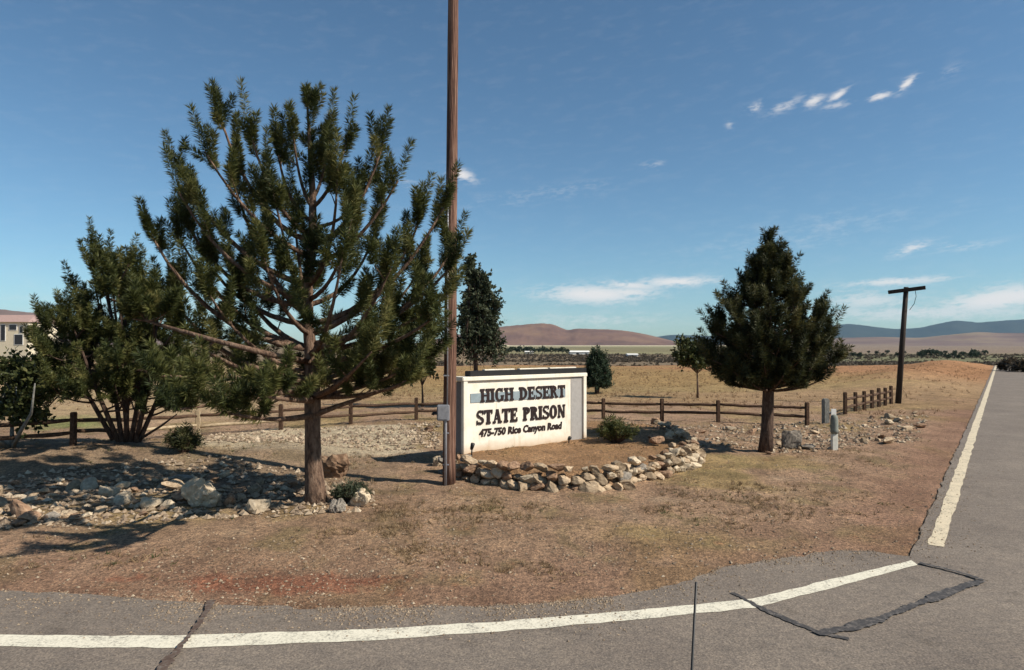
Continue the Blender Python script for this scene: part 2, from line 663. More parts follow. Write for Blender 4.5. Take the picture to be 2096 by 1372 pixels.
ROCKS = [mat_noise('tan stone', [(.3, (.22, .16, .105)), (.55, (.37, .275, .18)), (.75, (.52, .42, .30))], 5, .95, .1, .6, .04, None, .3),
         mat_noise('grey stone', [(.3, (.11, .095, .08)), (.55, (.22, .19, .155)), (.75, (.35, .30, .25))], 5, .95, .1, .6, .04, None, .3),
         mat_noise('rusty stone', [(.3, (.14, .085, .055)), (.55, (.28, .175, .11)), (.75, (.42, .30, .2))], 5, .95, .1, .6, .04, None, .3),
         mat_noise('pale stone', [(.3, (.32, .25, .17)), (.55, (.48, .385, .27)), (.75, (.60, .51, .38))], 5, .95, .1, .6, .04, None, .2)]
M['stucco'] = mat_stucco()
M['sign_grey'] = mat_flat('grey sign panel', (.33, .31, .29), .9, .1, .1, 12)
M['sign_side'] = mat_flat('grey recessed side panel', (.22, .20, .19), .9, .1, .15, 12)
M['sign_band'] = mat_flat('blue grey painted band', (.24, .29, .31), .8, .2, .12, 12)
M['letters'] = mat_flat('dark brown lettering', (.020, .010, .009), .6, .3, .4, 12)
M['sign_cap'] = mat_flat('black cap', (.012, .012, .013), .6, .3, .3, 8)
M['steel'] = mat_flat('galvanised steel', (.30, .30, .32), .5, .5, .2, 16, .3)
M['black'] = mat_flat('black metal', (.012, .012, .012), .5, .4, .3, 8)
M['wall_cream'] = mat_flat('cream house wall', (.62, .54, .40), .9, .1, .08, 2)
M['roof_pink'] = mat_flat('pinkish roof', (.34, .23, .2), .9, .1, .15, 3)
M['glass'] = mat_flat('dark window', (.02, .02, .025), .2, .5, .2, 3)
M['white_wall'] = mat_flat('white barn wall', (.7, .68, .64), .9, .1, .08, .3)
M['grey_roof'] = mat_flat('grey roof', (.35, .33, .31), .9, .1, .1, .3)
M['marker'] = mat_flat('pale marker plastic', (.62, .60, .52), .7, .3, .15, 6)
M['marker_head'] = mat_flat('grey green marker head', (.17, .18, .155), .7, .3, .25, 10)

# ------------------------------------------------------------------ the ground
PATCH_GRAVEL = [flat(*p) for p in [(380, 945), (400, 900), (520, 885), (700, 872), (830, 872), (860, 900), (852, 928), (770, 940), (640, 950)]]
PATCH_LAWN = [flat(*p) for p in [(40, 872), (70, 856), (190, 848), (250, 858), (200, 876), (100, 882)]]
PATCH_DRIVE = [flat(*p) for p in [(250, 812), (330, 790), (385, 768), (430, 764), (440, 785), (380, 806), (300, 822)]]
PATCH_GREEN2 = [flat(*p) for p in [(740, 822), (800, 808), (905, 806), (905, 826), (800, 832)]]


def build_ground():
    a_f = np.radians(np.arange(-52, 52.01, 0.24))
    a_b = np.radians(np.arange(52, 308.01, 4.0))[1:-1]
    ang = np.concatenate([a_f, a_b])
    na = len(ang)
    rad = [1.2]
    while rad[-1] < 15500:
        rad.append(rad[-1] * (1.0135 if rad[-1] < 120 else 1.03))
    rad = np.array(rad)
    nr = len(rad)
    R, A = np.meshgrid(rad, ang, indexing='ij')
    X, Y = (R * np.sin(A)).ravel(), (R * np.cos(A)).ravel()
    Z = ground_z(X, Y)
    V = np.stack([X, Y, Z], 1)
    V = np.vstack([V, [[0, 0, -0.012]]])
    i, j = np.meshgrid(np.arange(nr - 1), np.arange(na), indexing='ij')
    j2 = (j + 1) % na
    Q = np.stack([i * na + j, i * na + j2, (i + 1) * na + j2, (i + 1) * na + j], -1).reshape(-1, 4)[:, ::-1]
    T = np.stack([np.full(na, nr * na), np.arange(na), (np.arange(na) + 1) % na], 1)[:, ::-1]
    me = bpy.data.meshes.new('ground')
    me.from_pydata(V.tolist(), [], Q.tolist() + T.tolist())
    # real surface colours by place
    x, y = V[:, 0], V[:, 1]
    n1 = fbm(x * 0.5, y * 0.5, 4)
    n2 = fbm(x * 1.7 + 40, y * 1.7, 4)
    nb = fbm(x * 0.02 + 7, y * 0.09, 4)
    c = np.zeros((len(V), 3)) + np.array((.268, .178, .122))
    near = (np.hypot(x, y) < 70)

    def mixin(w, col):
        nonlocal c
        w = np.clip(w, 0, 1)[:, None]
        c = c * (1 - w) + np.array(col) * w
    mixin(sstep(.5, .7, n1) * .7, (.25, .185, .085))        # straw patches
    mixin(sstep(.55, .75, n2) * .5, (.15, .125, .06))       # olive patches
    mixin(sstep(.36, .2, n2) * .6, (.30, .22, .155))        # bare dust
    sd = np.full(len(V), 50.0)
    sub = near & (y > -15)
    sd[sub] = sdist(x[sub], y[sub], ROAD_POLY)
    # red cinder shoulder beside the asphalt
    wr = sstep(2.0, .2, sd + (n2 - .5) * 2.2) * near
    mixin(wr * .55, (.22, .128, .092))
    px1 = flat(520, 1195)
    wr2 = np.exp(-(((x - px1[0]) / 1.5) ** 2 + ((y - px1[1]) / .33) ** 2))
    n6 = fbm(x * 7 + 3, y * 9, 3)
    mixin(sstep(.3, .9, wr2 + (n2 - .5) * .9 + (n6 - .5) * 1.2) * .9, (.235, .105, .068))
    wr3 = sstep(1.1, .3, sd + (n2 - .5) * .8) * (x > 4.3) * near
    mixin(wr3 * .28, (.19, .105, .075))
    for poly, col, soft in ((PATCH_GRAVEL, (.45, .38, .28), .5), (PATCH_LAWN, (.13, .16, .05), 1.0), (PATCH_DRIVE, (.36, .34, .30), 1.2),
                            (PATCH_GREEN2, (.15, .15, .055), 1.2)):
        s = np.full(len(V), 50.0)
        s[sub] = sdist(x[sub], y[sub], poly)
        mixin(sstep(soft * .6, -soft * .6, s + (n2 - .5) * soft * 1.4) * .9, col)
    # bare garden bed
    s = np.full(len(V), 50.0)
    s[sub] = sdist(x[sub], y[sub], GARDEN)
    mixin(sstep(.1, -.3, s) * .75, (.25, .145, .075))
    # rockery soil
    wl = np.exp(-((y - 12.8) / 2.6) ** 2) * sstep(-1.5, -3.5, x)
    mixin(wl * .6, (.20, .155, .11))
    # dry field past the fence
    mixin(sstep(24, 32, y + (n1 - .5) * 8), (.275, .185, .11))
    mixin(sstep(36, 48, y + (nb - .5) * 18) * .9, (.29, .155, .082))
    mixin(sstep(.48, .62, nb) * sstep(28, 36, y) * (y < 75) * .6, (.25, .19, .085))
    # left lot
    mixin(sstep(-6, -12, x) * sstep(19, 24, y) * .7, (.38, .285, .175))
    # valley
    mixin(sstep(80, 120, y), (.165, .125, .085))
    mixin(sstep(620, 760, y), (.175, .155, .09))
    nv = fbm(x * 0.002 + 3, y * 0.006, 3)
    mixin(sstep(.5, .62, nv) * sstep(600, 800, y) * .8, (.22, .205, .115))
    rt = sstep(.34, .46, x / np.maximum(y, 1))
    mixin(rt * sstep(620, 800, y) * .9, (.20, .15, .12))
    mixin(rt * sstep(300, 420, y) * sstep(640, 560, y) * .7, (.13, .14, .075))
    mixin(sstep(2700, 2900, y) * (x < 1400), (.47, .42, .30))
    mixin(sstep(4200, 4800, y), (.22, .17, .12))
    col = me.attributes.new('alb', 'FLOAT_COLOR', 'POINT')
    col.data.foreach_set('color', np.hstack([c, np.ones((len(c), 1))]).astype(np.float32).ravel())
    o = link('ground', me, M['ground'], None, True)
    tag(o, 'dry tan ground of dirt and straw running out to the valley', 'ground', None, 'structure')


build_ground()

ROAD_Z = 0.012


def build_roads():
    # front road and the mouth of the junction: one flat sheet
    bm = bmesh.new()
    pts = EDGE_FINE + [tuple(_C), tuple(_C + RN * ROADW), (60, -14), (60, -40), (-70, -40)]
    bm.faces.new([bm.verts.new((p[0], p[1], ROAD_Z)) for p in pts])
    bmesh.ops.triangulate(bm, faces=list(bm.faces))
    for f in bm.faces:
        if f.normal.z < 0:
            f.normal_flip()
    me = bpy.data.meshes.new('front_road')
    bm.to_mesh(me)
    bm.free()
    tag(link('front_road', me, M['asphalt']), 'grey worn asphalt road crossing the bottom of the photo', 'road', None, 'structure')
    # the long straight road over the crest
    mb = MB()
    r = np.random.default_rng(4)
    ts = [0.0]
    while ts[-1] < 320:
        ts.append(ts[-1] + (0.3 if ts[-1] < 40 else 1.5))
    vs = []
    for t in ts:
        e = r.normal(0, .014) if t > 0 else 0
        a = _C + RU * t + RN * e
        b = _C + RU * t + RN * ROADW
        for p in (a, b):
            vs.append((p[0], p[1], ROAD_Z + float(fall(p[0], p[1]))))
    mb.add(vs, [(2 * i, 2 * i + 1, 2 * i + 3, 2 * i + 2) for i in range(len(ts) - 1)])
    tag(mb.build('straight_road', M['asphalt']), 'grey straight asphalt road running away to the horizon', 'road', None, 'structure')


build_roads()


def ribbon(name, up, lo, mat, z, label, cat, jit=0.006, seed=0, step=.12, follow=False):
    """sheet between two world polylines with ragged edges"""
    r = np.random.default_rng(seed)
    up, lo = [np.array(p) for p in up], [np.array(p) for p in lo]
    vs = []
    for i in range(len(up) - 1):
        n = max(1, int(max(np.linalg.norm(up[i + 1] - up[i]), np.linalg.norm(lo[i + 1] - lo[i])) / step))
        for k in range(n + (i == len(up) - 2)):
            t = k / n
            for P, s in ((up, 1), (lo, -1)):
                p = P[i] + (P[i + 1] - P[i]) * t
                q = p + (up[i] - lo[i]) / (np.linalg.norm(up[i] - lo[i]) + 1e-9) * r.normal(0, jit)
                vs.append((q[0], q[1], z + (float(fall(q[0], q[1])) if follow else 0)))
    mb = MB()
    mb.add(vs, [(2 * i, 2 * i + 1, 2 * i + 3, 2 * i + 2) for i in range(len(vs) // 2 - 1)])
    return tag(mb.build(name, mat), label, cat, None, 'structure')


LU = [(0, 1303), (200, 1305), (350, 1305), (540, 1299), (750, 1292), (1000, 1277), (1200, 1262), (1400, 1243), (1540, 1229), (1700, 1189), (1866, 1150)]
LL = [(0, 1327), (200, 1330), (350, 1330), (540, 1324), (750, 1315), (1000, 1298), (1200, 1282), (1400, 1262), (1545, 1247), (1706, 1206), (1878, 1159)]
up, lo = [flat(*p) for p in LU], [flat(*p) for p in LL]
up.insert(0, (-40, up[0][1] + .6))
lo.insert(0, (-40, lo[0][1] + .6))
ribbon('edge_line', up, lo, M['white_line'], ROAD_Z + .004, 'white painted edge line curving along the front road', 'road marking', .007, 3)
s0 = np.array(flat(1898, 1117))
s1 = np.array(flat(2029, 770))
su = (s1 - s0) / np.linalg.norm(s1 - s0)
sn = np.array((su[1], -su[0]))
ts = [0, 40, 70, 90, 130, 200]
ribbon('side_line', [tuple(s0 + su * t) for t in ts], [tuple(s0 + su * t + sn * .175) for t in ts], M['cream_line'], ROAD_Z + .004,
       'cream painted edge line running away along the straight road', 'road marking', .008, 4, .25, True)


def stroke(name, pts, w, mat, z, label, seed, jit=.003):
    """a wobbly band along photo points"""
    P = [np.array(flat(*p)) for p in pts]
    P = [np.array(p) for p in densify([tuple(p) for p in P], .03, .006, seed)]
    U, Lo = [], []
    r = np.random.default_rng(seed)
    for i, p in enumerate(P):
        t = P[min(i + 1, len(P) - 1)] - P[max(i - 1, 0)]
        t = t / np.linalg.norm(t)
        n = np.array((-t[1], t[0]))
        k = w * (.72 + .24 * math.sin(len(U) * .13 + seed) + .14 * math.sin(len(U) * .31 + 2) + .16 * r.random()) * .5
        U.append(tuple(p + n * k))
        Lo.append(tuple(p - n * k))
    return ribbon(name, U, Lo, mat, z, label, 'road crack', jit, seed, 1.0)


stroke('tar_seam', [(1500, 1217), (1555, 1247), (1620, 1276), (1680, 1300), (1738, 1312)], .07, M['tar'], ROAD_Z + .0085,
       'black tar seam crossing the white edge line on the right', 5)
stroke('tar_seam', [(1672, 1303), (1740, 1290), (1800, 1272), (1870, 1244), (1940, 1217), (1985, 1200), (2012, 1193)], .12, M['tar'], ROAD_Z + .013,
       'dark tar seam running diagonally to a point on the right road', 6, .006)
stroke('tar_seam', [(1882, 1157), (1930, 1168), (1975, 1180), (2014, 1193)], .055, M['tar'], ROAD_Z + .0175, 'short tar seam starting at the end of the white edge line', 7)
stroke('filled_crack', [(436, 1236), (418, 1265), (400, 1295), (375, 1325), (345, 1360), (320, 1400)], .075, M['crack'], ROAD_Z + .026,
       'reddish brown filled crack cutting the white line on the left', 8)


# ------------------------------------------------------------------ hills
def hill(name, sky, D, depth, mat, label, base=-8.0, seed=0, rough=.12, front=.55):
    """ridge whose crest follows the skyline, with gullied slopes, as real relief D metres away"""
    xs = np.array([p[0] for p in sky], float)
    ys = np.array([p[1] for p in sky], float)
    pxs = np.arange(xs[0], xs[-1] + .1, max(2.0, (xs[-1] - xs[0]) / 260))
    pys = np.interp(pxs, xs, ys)
    k = np.ones(5) / 5
    pys = np.convolve(np.pad(pys, 2, 'edge'), k, 'valid')
    nu = 42
    wx = (pxs - 1048) / F * D
    hz = CAMZ + (704 - pys) / F * D - base
    rows = []
    for t in np.linspace(0, 1, nu):
        yy = D - depth * front + depth * t
        tt = (t - front) / (front if t < front else 1 - front)
        prof = np.cos(tt * math.pi / 2) ** 1.3
        g = fbm(wx / depth * 9 + seed, np.full_like(wx, yy / depth * 5), 5)
        h = hz * prof * (1 - rough * 2.2 * (1 - prof) * (g - .2) * (1 if t < 1 else 0))
        h = h + hz * .05 * (fbm(wx / depth * 40, np.full_like(wx, yy / depth * 30), 3) - .5) * (prof > .05)
        rows.append(np.stack([wx * (yy / D), np.full_like(wx, yy), np.maximum(base - 2, base - 2 + h + 2 * prof)], 1))
    V = np.concatenate(rows)
    n = len(pxs)
    mb = MB()
    mb.v = V.tolist()
    mb.f = [(i * n + j, i * n + j + 1, (i + 1) * n + j + 1, (i + 1) * n + j) for i in range(nu - 1) for j in range(n - 1)]
    return tag(mb.build(name, mat, None, True), label, 'hills', None, 'structure')


M['hill_brown'] = mat_noise('dry brown hillside', [(.3, (.085, .052, .045)), (.5, (.15, .088, .066)), (.72, (.22, .135, .085))], .0024, .95, .05, .3, 20, (1, 1, 2.5))
M['hill_mauve'] = mat_noise('mauve sage hillside', [(.3, (.10, .075, .07)), (.5, (.16, .115, .10)), (.72, (.23, .18, .12))], .0026, .95, .05, .3, 20, (.6, 1, 4))
M['hill_blue'] = mat_noise('forested mountain', [(.3, (.018, .030, .032)), (.7, (.04, .052, .045))], .0012, .95, .05, .3, 30)
hill('hills', [(840, 705), (920, 690), (985, 674), (1035, 668), (1070, 665), (1110, 662), (1135, 665), (1155, 674), (1163, 676), (1180, 673), (1220, 674),
               (1270, 676), (1310, 682), (1345, 690), (1385, 700), (1450, 708)], 5200, 1500, M['hill_brown'], 'brown rounded hills beyond the pale strip behind the sign', seed=2, rough=.26)
hill('mountains', [(1150, 712), (1300, 700), (1340, 690), (1380, 685), (1450, 688), (1560, 684), (1680, 668), (1740, 663), (1780, 668), (1830, 674), (1880, 672),
                   (1930, 661), (1960, 656), (2000, 661), (2050, 657), (2096, 654), (2200, 652), (2350, 660), (2600, 690)], 12500, 2500, M['hill_blue'],
     'dark blue mountain range on the right horizon', seed=5, rough=.05)
hill('hills', [(1480, 712), (1600, 700), (1720, 692), (1800, 690), (1880, 692), (1950, 685), (2000, 680), (2050, 682), (2096, 682), (2250, 678), (2450, 690), (2650, 708)],
     4300, 1500, M['hill_mauve'], 'mauve sage hills below the blue mountains on the right', seed=9)
hill('hills', [(-700, 640), (-400, 628), (-150, 632), (0, 634), (60, 640), (110, 652), (200, 668), (300, 690), (400, 704)], 2600, 1100, M['hill_mauve'],
     'greyish hill rising behind the cream house on the left', base=-2, seed=12)


# ------------------------------------------------------------------ trees
def brushes(A, B, nn, length, width, rng, tip=0.35, spread=(50, 80)):
    """needles round every shoot A->B ; returns triangles and a tint per needle"""
    A, B = np.asarray(A, float), np.asarray(B, float)
    S = len(A)
    ax = B - A
    ln = np.linalg.norm(ax, axis=1, keepdims=True) + 1e-9
    ax = ax / ln
    ref = np.where(np.abs(ax[:, 2:3]) < .9, np.array([[0, 0, 1.]]), np.array([[1., 0, 0]]))
    u = np.cross(ax, ref)
    u /= np.linalg.norm(u, axis=1, keepdims=True)
    v = np.cross(ax, u)
    t = rng.random((S, nn)) ** .85
    phi = rng.random((S, nn)) * 2 * math.pi
    ang = np.radians(spread[0] + (spread[1] - spread[0]) * rng.random((S, nn)))
    ang = np.where(t > .8, ang * (1 - (t - .8) * 2.2), ang)
    P = A[:, None, :] + (B - A)[:, None, :] * t[..., None]
    rad = u[:, None, :] * np.cos(phi)[..., None] + v[:, None, :] * np.sin(phi)[..., None]
    D = ax[:, None, :] * np.cos(ang)[..., None] + rad * np.sin(ang)[..., None]
    Ln = length * (.75 + .5 * rng.random((S, nn)))
    W = np.cross(D, rng.normal(size=(S, nn, 3)))
    W /= np.linalg.norm(W, axis=2, keepdims=True) + 1e-9
    w = width * (.7 + .6 * rng.random((S, nn)))
    tipP = P + D * Ln[..., None]
    # lens shaped needle bundle: base, two shoulders, tip as a quad
    mid = P + D * (Ln * .45)[..., None]
    q = np.stack([P, mid + W * w[..., None] * .5, tipP, mid - W * w[..., None] * .5], 2)
    base = np.clip(rng.normal(.40, .20, (S, 1)), 0, 1)
    tint = np.clip(base + rng.normal(0, .14, (S, nn)), 0, 1)
    return q.reshape(-1, 3), tint.ravel()


def bez(p0, c, p1, t):
    return p0 * (1 - t) ** 2 + c * (2 * t * (1 - t)) + p1 * t * t


UP = Vector((0, 0, 1))


def rv(s=1.0):
    return Vector((random.gauss(0, s), random.gauss(0, s), random.gauss(0, s)))


def grow(tb, sh, p0, p1, r0, fol=.35, dens=5.0, subl=(.32, .6), shl=(.22, .42), lift=.25, nterm=4, upb=.75):
    """one limb from the trunk with its twigs; wood into tb, shoots (needle carrying twigs) into sh"""
    d = p1 - p0
    L = d.length
    c = p0 + Vector((d.x * .62, d.y * .62, d.z * lift)) + rv(.04 * L)
    n = 7
    pts = [bez(p0, c, p1, i / n) for i in range(n + 1)]
    tb.tube(pts, [r0 * (1 - .8 * i / n) + .004 for i in range(n + 1)], 6)
    tg = (pts[-1] - pts[-2]).normalized()
    for k in range(nterm):
        a = (tg * (1.0 if k == 0 else .5) + UP * .8 + rv(.05 if k == 0 else .36)).normalized()
        l = random.uniform(*shl) * (1.25 if k == 0 else .9)
        base = p1 - tg * (0 if k == 0 else random.uniform(0, .25) * min(1, L))
        sh.append((base, base + a * l))
    m = max(2, int(L * dens * (1 - fol)))
    sg = random.choice((-1, 1))
    for k in range(m):
        t = fol + (.97 - fol) * (k + random.random() * .7) / m
        p = bez(p0, c, p1, t)
        tt = (bez(p0, c, p1, min(1, t + .05)) - bez(p0, c, p1, t - .05)).normalized()
        side = tt.cross(UP)
        side = side.normalized() if side.length > .2 else Vector((random.uniform(-1, 1), random.uniform(-1, 1), 0)).normalized()
        sg = -sg
        l = random.uniform(*subl) * (1.15 - .55 * t) * min(1.3, .6 + L * .25)
        dr = (tt * .55 + side * sg * random.uniform(.45, 1.0) + UP * random.uniform(.05, .65)).normalized()
        q = p + dr * l
        tb.tube([p, p + dr * l * .5 + UP * .01, q], [.011, .008, .004], 4, False)
        if random.random() < .6:
            sh.append((p + dr * l * .35, q + dr * .12))
        for h in range(random.choice((1, 1, 2, 2, 3))):
            a = (dr * .45 + UP * upb + rv(.22)).normalized()
            s = p + dr * l * random.uniform(.45, 1.0)
            sh.append((s, s + a * random.uniform(*shl)))
    return pts


def finish_tree(name, base, tb, sh, bark, needle, nn, nl, nw, label, cat='tree', group=None, seed=1, spread=(48, 80)):
    root = empty(name, base, label, cat, group)
    tr = tb.build('trunk', bark, root, True)
    tr.matrix_parent_inverse = Matrix.Translation(base).inverted()
    rng = np.random.default_rng(seed)
    A = np.array([s[0] for s in sh])
    B = np.array([s[1] for s in sh])
    V, tint = brushes(A, B, nn, nl, nw, rng, spread=spread)
    # twig inside every shoot
    me = tri_mesh('crown', V, 4, {'tint': tint})
    cr = link('crown', me, needle, root)
    cr.matrix_parent_inverse = Matrix.Translation(base).inverted()
    return root


def big_pine():
    base = G(648, 1030)
    D = base.y
    P = lambda x, y, dy=0.0: at(x, y, D + dy)
    tb, sh = MB(), []
    spine = [(648, 1036), (645, 1000), (641, 940), (640, 880), (640, 830), (639, 780), (636, 720), (631, 660), (630, 600), (634, 540), (640, 470), (640, 400), (636, 330), (632, 260), (628, 200)]
    rad = [.185, .155, .132, .122, .128, .115, .10, .09, .08, .08, .068, .055, .04, .025, .012]
    sp = [P(x, y, .02 * i) for i, (x, y) in enumerate(spine)]
    tb.tube(sp, rad, 14, True, .05)
    ys = [p[1] for p in spine]

    def on(y):
        for i in range(len(spine) - 1):
            if spine[i][1] >= y >= spine[i + 1][1]:
                t = (spine[i][1] - y) / (spine[i][1] - spine[i + 1][1])
                return sp[i].lerp(sp[i + 1], t)
        return sp[0]
    # (height on trunk, tip x, tip y, depth offset) measured in the photo
    limbs = [(470, 448, 185, .3), (500, 405, 262, -.5), (460, 512, 222, -.3), (430, 566, 245, .3), (400, 600, 225, -.1), (380, 675, 232, .25),
             (400, 708, 248, -.2), (440, 745, 330, .5), (480, 785, 245, .15), (520, 815, 322, -.3), (560, 350, 300, .2), (590, 352, 345, -.8), (600, 362, 400, .7),
             (690, 292, 428, -.2), (690, 352, 440, .5), (640, 398, 470, .9), (620, 480, 330, .6), (590, 720, 400, -.7), (600, 770, 420, .8), (640, 880, 390, .3),
             (660, 924, 378, -.1), (680, 942, 468, .0), (690, 938, 500, -.6), (700, 935, 570, .4), (720, 915, 610, -1.0), (740, 905, 660, .8), (760, 898, 700, -.3),
             (790, 885, 735, .4), (800, 830, 750, -1.1), (740, 420, 560, -.6), (750, 320, 560, .3), (760, 345, 640, -1.0), (770, 420, 690, .9),
             (805, 530, 760, .7), (660, 540, 480, -1.3), (620, 560, 350, -.9), (560, 690, 320, -.9), (700, 700, 480, -1.5), (720, 800, 520, -1.4), (790, 760, 690, -1.6), (700, 640, 470, 1.5), (620, 600, 380, 1.1),
             (790, 700, 740, 1.5), (780, 480, 690, 1.5), (690, 470, 500, 1.4), (690, 860, 500, 1.2), (790, 640, 745, .9), (790, 720, 735, -1.0), (790, 785, 730, .8), (785, 862, 715, -.6), (790, 830, 755, .3), (760, 860, 640, .5)]
    for (y0, x, y, dy) in limbs:
        y += 48 if y < 520 else 30
        x += 14 if x < 420 else (-16 if x > 860 else 0)
        p0, p1 = on(min(812, y0 + 25)), P(x, y, dy)
        L = (p1 - p0).length
        grow(tb, sh, p0, p1, .018 + .013 * L, fol=.30, dens=2.9, subl=(.25, .5), shl=(.34, .62), lift=.16, upb=1.25)
    # long bare orange limb to the left and the low stubs
    pts = [on(742), P(560, 727, -1.2), P(450, 700, -1.3), P(380, 680, -1.2), P(300, 657, -1.0)]
    tb.tube(pts, [.05, .042, .034, .028, .018], 7)
    for x, y, dy in ((290, 640, -1.0), (310, 615, -.9), (265, 650, -.8), (340, 640, -1.2)):
        grow(tb, sh, P(300, 657, -1.0), P(x, y, dy), .012, .2, 7, (.2, .35), (.2, .36))
    tb.tube([P(440, 698, -1.25), P(418, 716, -1.2), P(398, 733, -1.1)], [.02, .014, .008], 6)
    for pl in ([(640, 815, 0), (600, 808, -.3), (575, 815, -.5), (556, 826, -.6)], [(642, 850, 0), (690, 832, .2), (740, 815, .4), (800, 795, .6)],
               [(640, 800, 0), (600, 780, .4), (540, 790, .6)]):
        q = [P(*a) for a in pl]
        tb.tube(q, [.05 - .011 * i for i in range(len(q))], 7)
    for x, y, dy, st in ((470, 846, -2.7, 850), (368, 838, -3.0, 790), (545, 812, -2.9, 820), (330, 770, -2.2, 780)):
        grow(tb, sh, on(st), P(x, y, dy), .05, .5, 2.6, (.2, .4), (.28, .5), .1, 4, .6)
    for x, y, dy in ((770, 800, .5), (820, 782, .7)):
        for k in range(4):
            c = P(x, y, dy)
            s = c + rv(.12)
            sh.append((s, s + Vector((random.gauss(0, .15), random.gauss(0, .15), .2))))
    # leader candles
    for k in range(14):
        p = on(random.uniform(205, 390))
        a = (UP * 1.1 + rv(.4)).normalized()
        sh.append((p, p + a * random.uniform(.3, .5)))
    sh.append((P(628, 215), P(627, 178)))
    sh.append((P(640, 230), P(645, 190)))
    return finish_tree('pine_tree', base, tb, sh, M['bark'], M['needle'], 300, .112, .011,
                       'large spreading pine with bottle brush shoots left of the utility pole', 'tree', 'pine trees', 21)


big_pine()


def bush_pine():
    base = G(258, 908)
    D = base.y
    P = lambda x, y, dy=0.0: at(x, y, D + dy)
    tb, sh = MB(), []
    stems = [(232, 900, 170, 790, 130, 680, .1), (243, 905, 190, 780, 150, 670, -.5), (250, 905, 232, 780, 205, 610, .4), (258, 905, 262, 780, 240, 580, -.3),
             (268, 905, 290, 780, 285, 620, .3), (278, 905, 305, 790, 325, 640, -.4), (284, 905, 330, 800, 370, 690, .6), (262, 905, 250, 770, 215, 565, .1)]
    for (x0, y0, xm, ym, x1, y1, dy) in stems:
        a, m_, b = P(x0, y0), P(xm, ym, dy * .5), P(x1, y1, dy)
        tb.tube([a, a.lerp(m_, .5), m_, m_.lerp(b, .5), b], [.055, .048, .04, .028, .012], 7)
        for k in range(9):
            t = -.5 + 1.5 * k / 8
            p0 = m_.lerp(b, t) if t > 0 else m_.lerp(a, -t)
            az = random.uniform(0, 2 * math.pi)
            r = (1.15 - .6 * t) * random.uniform(.5, 1.0)
            p1 = p0 + Vector((math.cos(az) * r, math.sin(az) * r, random.uniform(.1, .7)))
            grow(tb, sh, p0, p1, .022, .2, 3.6, (.25, .45), (.3, .52), upb=.9)
    for (x, y, dy) in ((208, 485, .1), (190, 500, .0), (228, 492, -.1), (250, 510, .2), (268, 515, 0), (140, 600, .1), (165, 605, -.2), (186, 610, 0), (290, 530, .2),
                       (66, 660, .2), (85, 680, -.2), (110, 700, -.5), (120, 760, -.8), (100, 790, .3), (380, 720, .4), (385, 760, -.5), (330, 740, -1.0), (240, 700, -1.4), (180, 740, -1.3)):
        y += 42
        p1 = P(x, y, dy)
        p0 = P(245 + (x - 245) * .35, min(760, y + 130), dy * .3)
        grow(tb, sh, p0, p1, .03, .35, 5, (.25, .45), (.3, .52), upb=1.0)
    # bare low branch to the right
    tb.tube([P(285, 900), P(330, 872, -.2), P(362, 848, -.3)], [.035, .025, .012], 6)
    for k in range(8):
        s = P(362 + random.uniform(-22, 18), 838 + random.uniform(-6, 8), -.3)
        sh.append((s, s + Vector((random.gauss(.1, .2), random.gauss(0, .15), .2))))
    return finish_tree('pine_tree', base, tb, sh, M['bark_dark'], M['needle'], 150, .11, .015,
                       'bushy pine with several thin stems from one base, left of the large pine', 'tree', 'pine trees', 22)


bush_pine()


def cone_pine(name, basepx, trunk, env, bark, needle, nl, nw, nn, nb, label, seed, shl=(.2, .36), group=None, ratio=1.0, dens=6.0, trad=.2, lift=.2, rise=.45, ymax=9999):
    """single trunk pine; env = [(py, left px, right px)] outline of its crown in the photo"""
    random.seed(seed)
    base = G(*basepx)
    D = base.y
    k = D / F
    tb, sh = MB(), []
    sp = [at(x, y, D) for x, y in trunk]
    n = len(sp)
    tb.tube(sp, [trad * (1.12 if i == 0 else 1 - .93 * (i / (n - 1)) ** 1.6) for i in range(n)], 12, True, .05)
    ey = np.array([e[0] for e in env], float)
    el = np.array([e[1] for e in env], float)
    er = np.array([e[2] for e in env], float)
    ty = np.array([p[1] for p in trunk][::-1], float)
    tx = np.array([p[0] for p in trunk][::-1], float)
    y0, y1 = ey[0], ey[-1]
    ga = random.random() * 6
    for i in range(nb):
        u = (i + random.random()) / nb
        ytip = y0 + (y1 - y0) * u ** .75
        ga += 2.399
        cx = np.interp(ytip, ty, tx)
        s = math.cos(ga)
        wl = (cx - np.interp(ytip, ey, el)) * k
        wr = (np.interp(ytip, ey, er) - cx) * k
        r = (wr if s > 0 else wl)
        avg = (wl + wr) / 2 * ratio
        rx, ry = s * r, math.sin(ga) * avg
        f = random.uniform(.72, .98)
        tipc = at(cx, ytip, D)
        p1 = tipc + Vector((rx * f, ry * f, 0))
        L = math.hypot(rx, ry)
        ystart = min(ytip + rise * L / k + 8, trunk[1][1], ymax)
        p0 = at(np.interp(ystart, ty, tx), ystart, D)
        grow(tb, sh, p0, p1, .012 + .014 * L, .22, dens, (.22, .42), shl, lift)
    for q in range(10):
        p = at(trunk[-1][0], trunk[-1][1] + random.uniform(2, 45), D)
        a = (UP + rv(.35)).normalized()
        sh.append((p, p + a * random.uniform(*shl)))
    return finish_tree(name, base, tb, sh, bark, needle, nn, nl, nw, label, 'tree', group, seed)


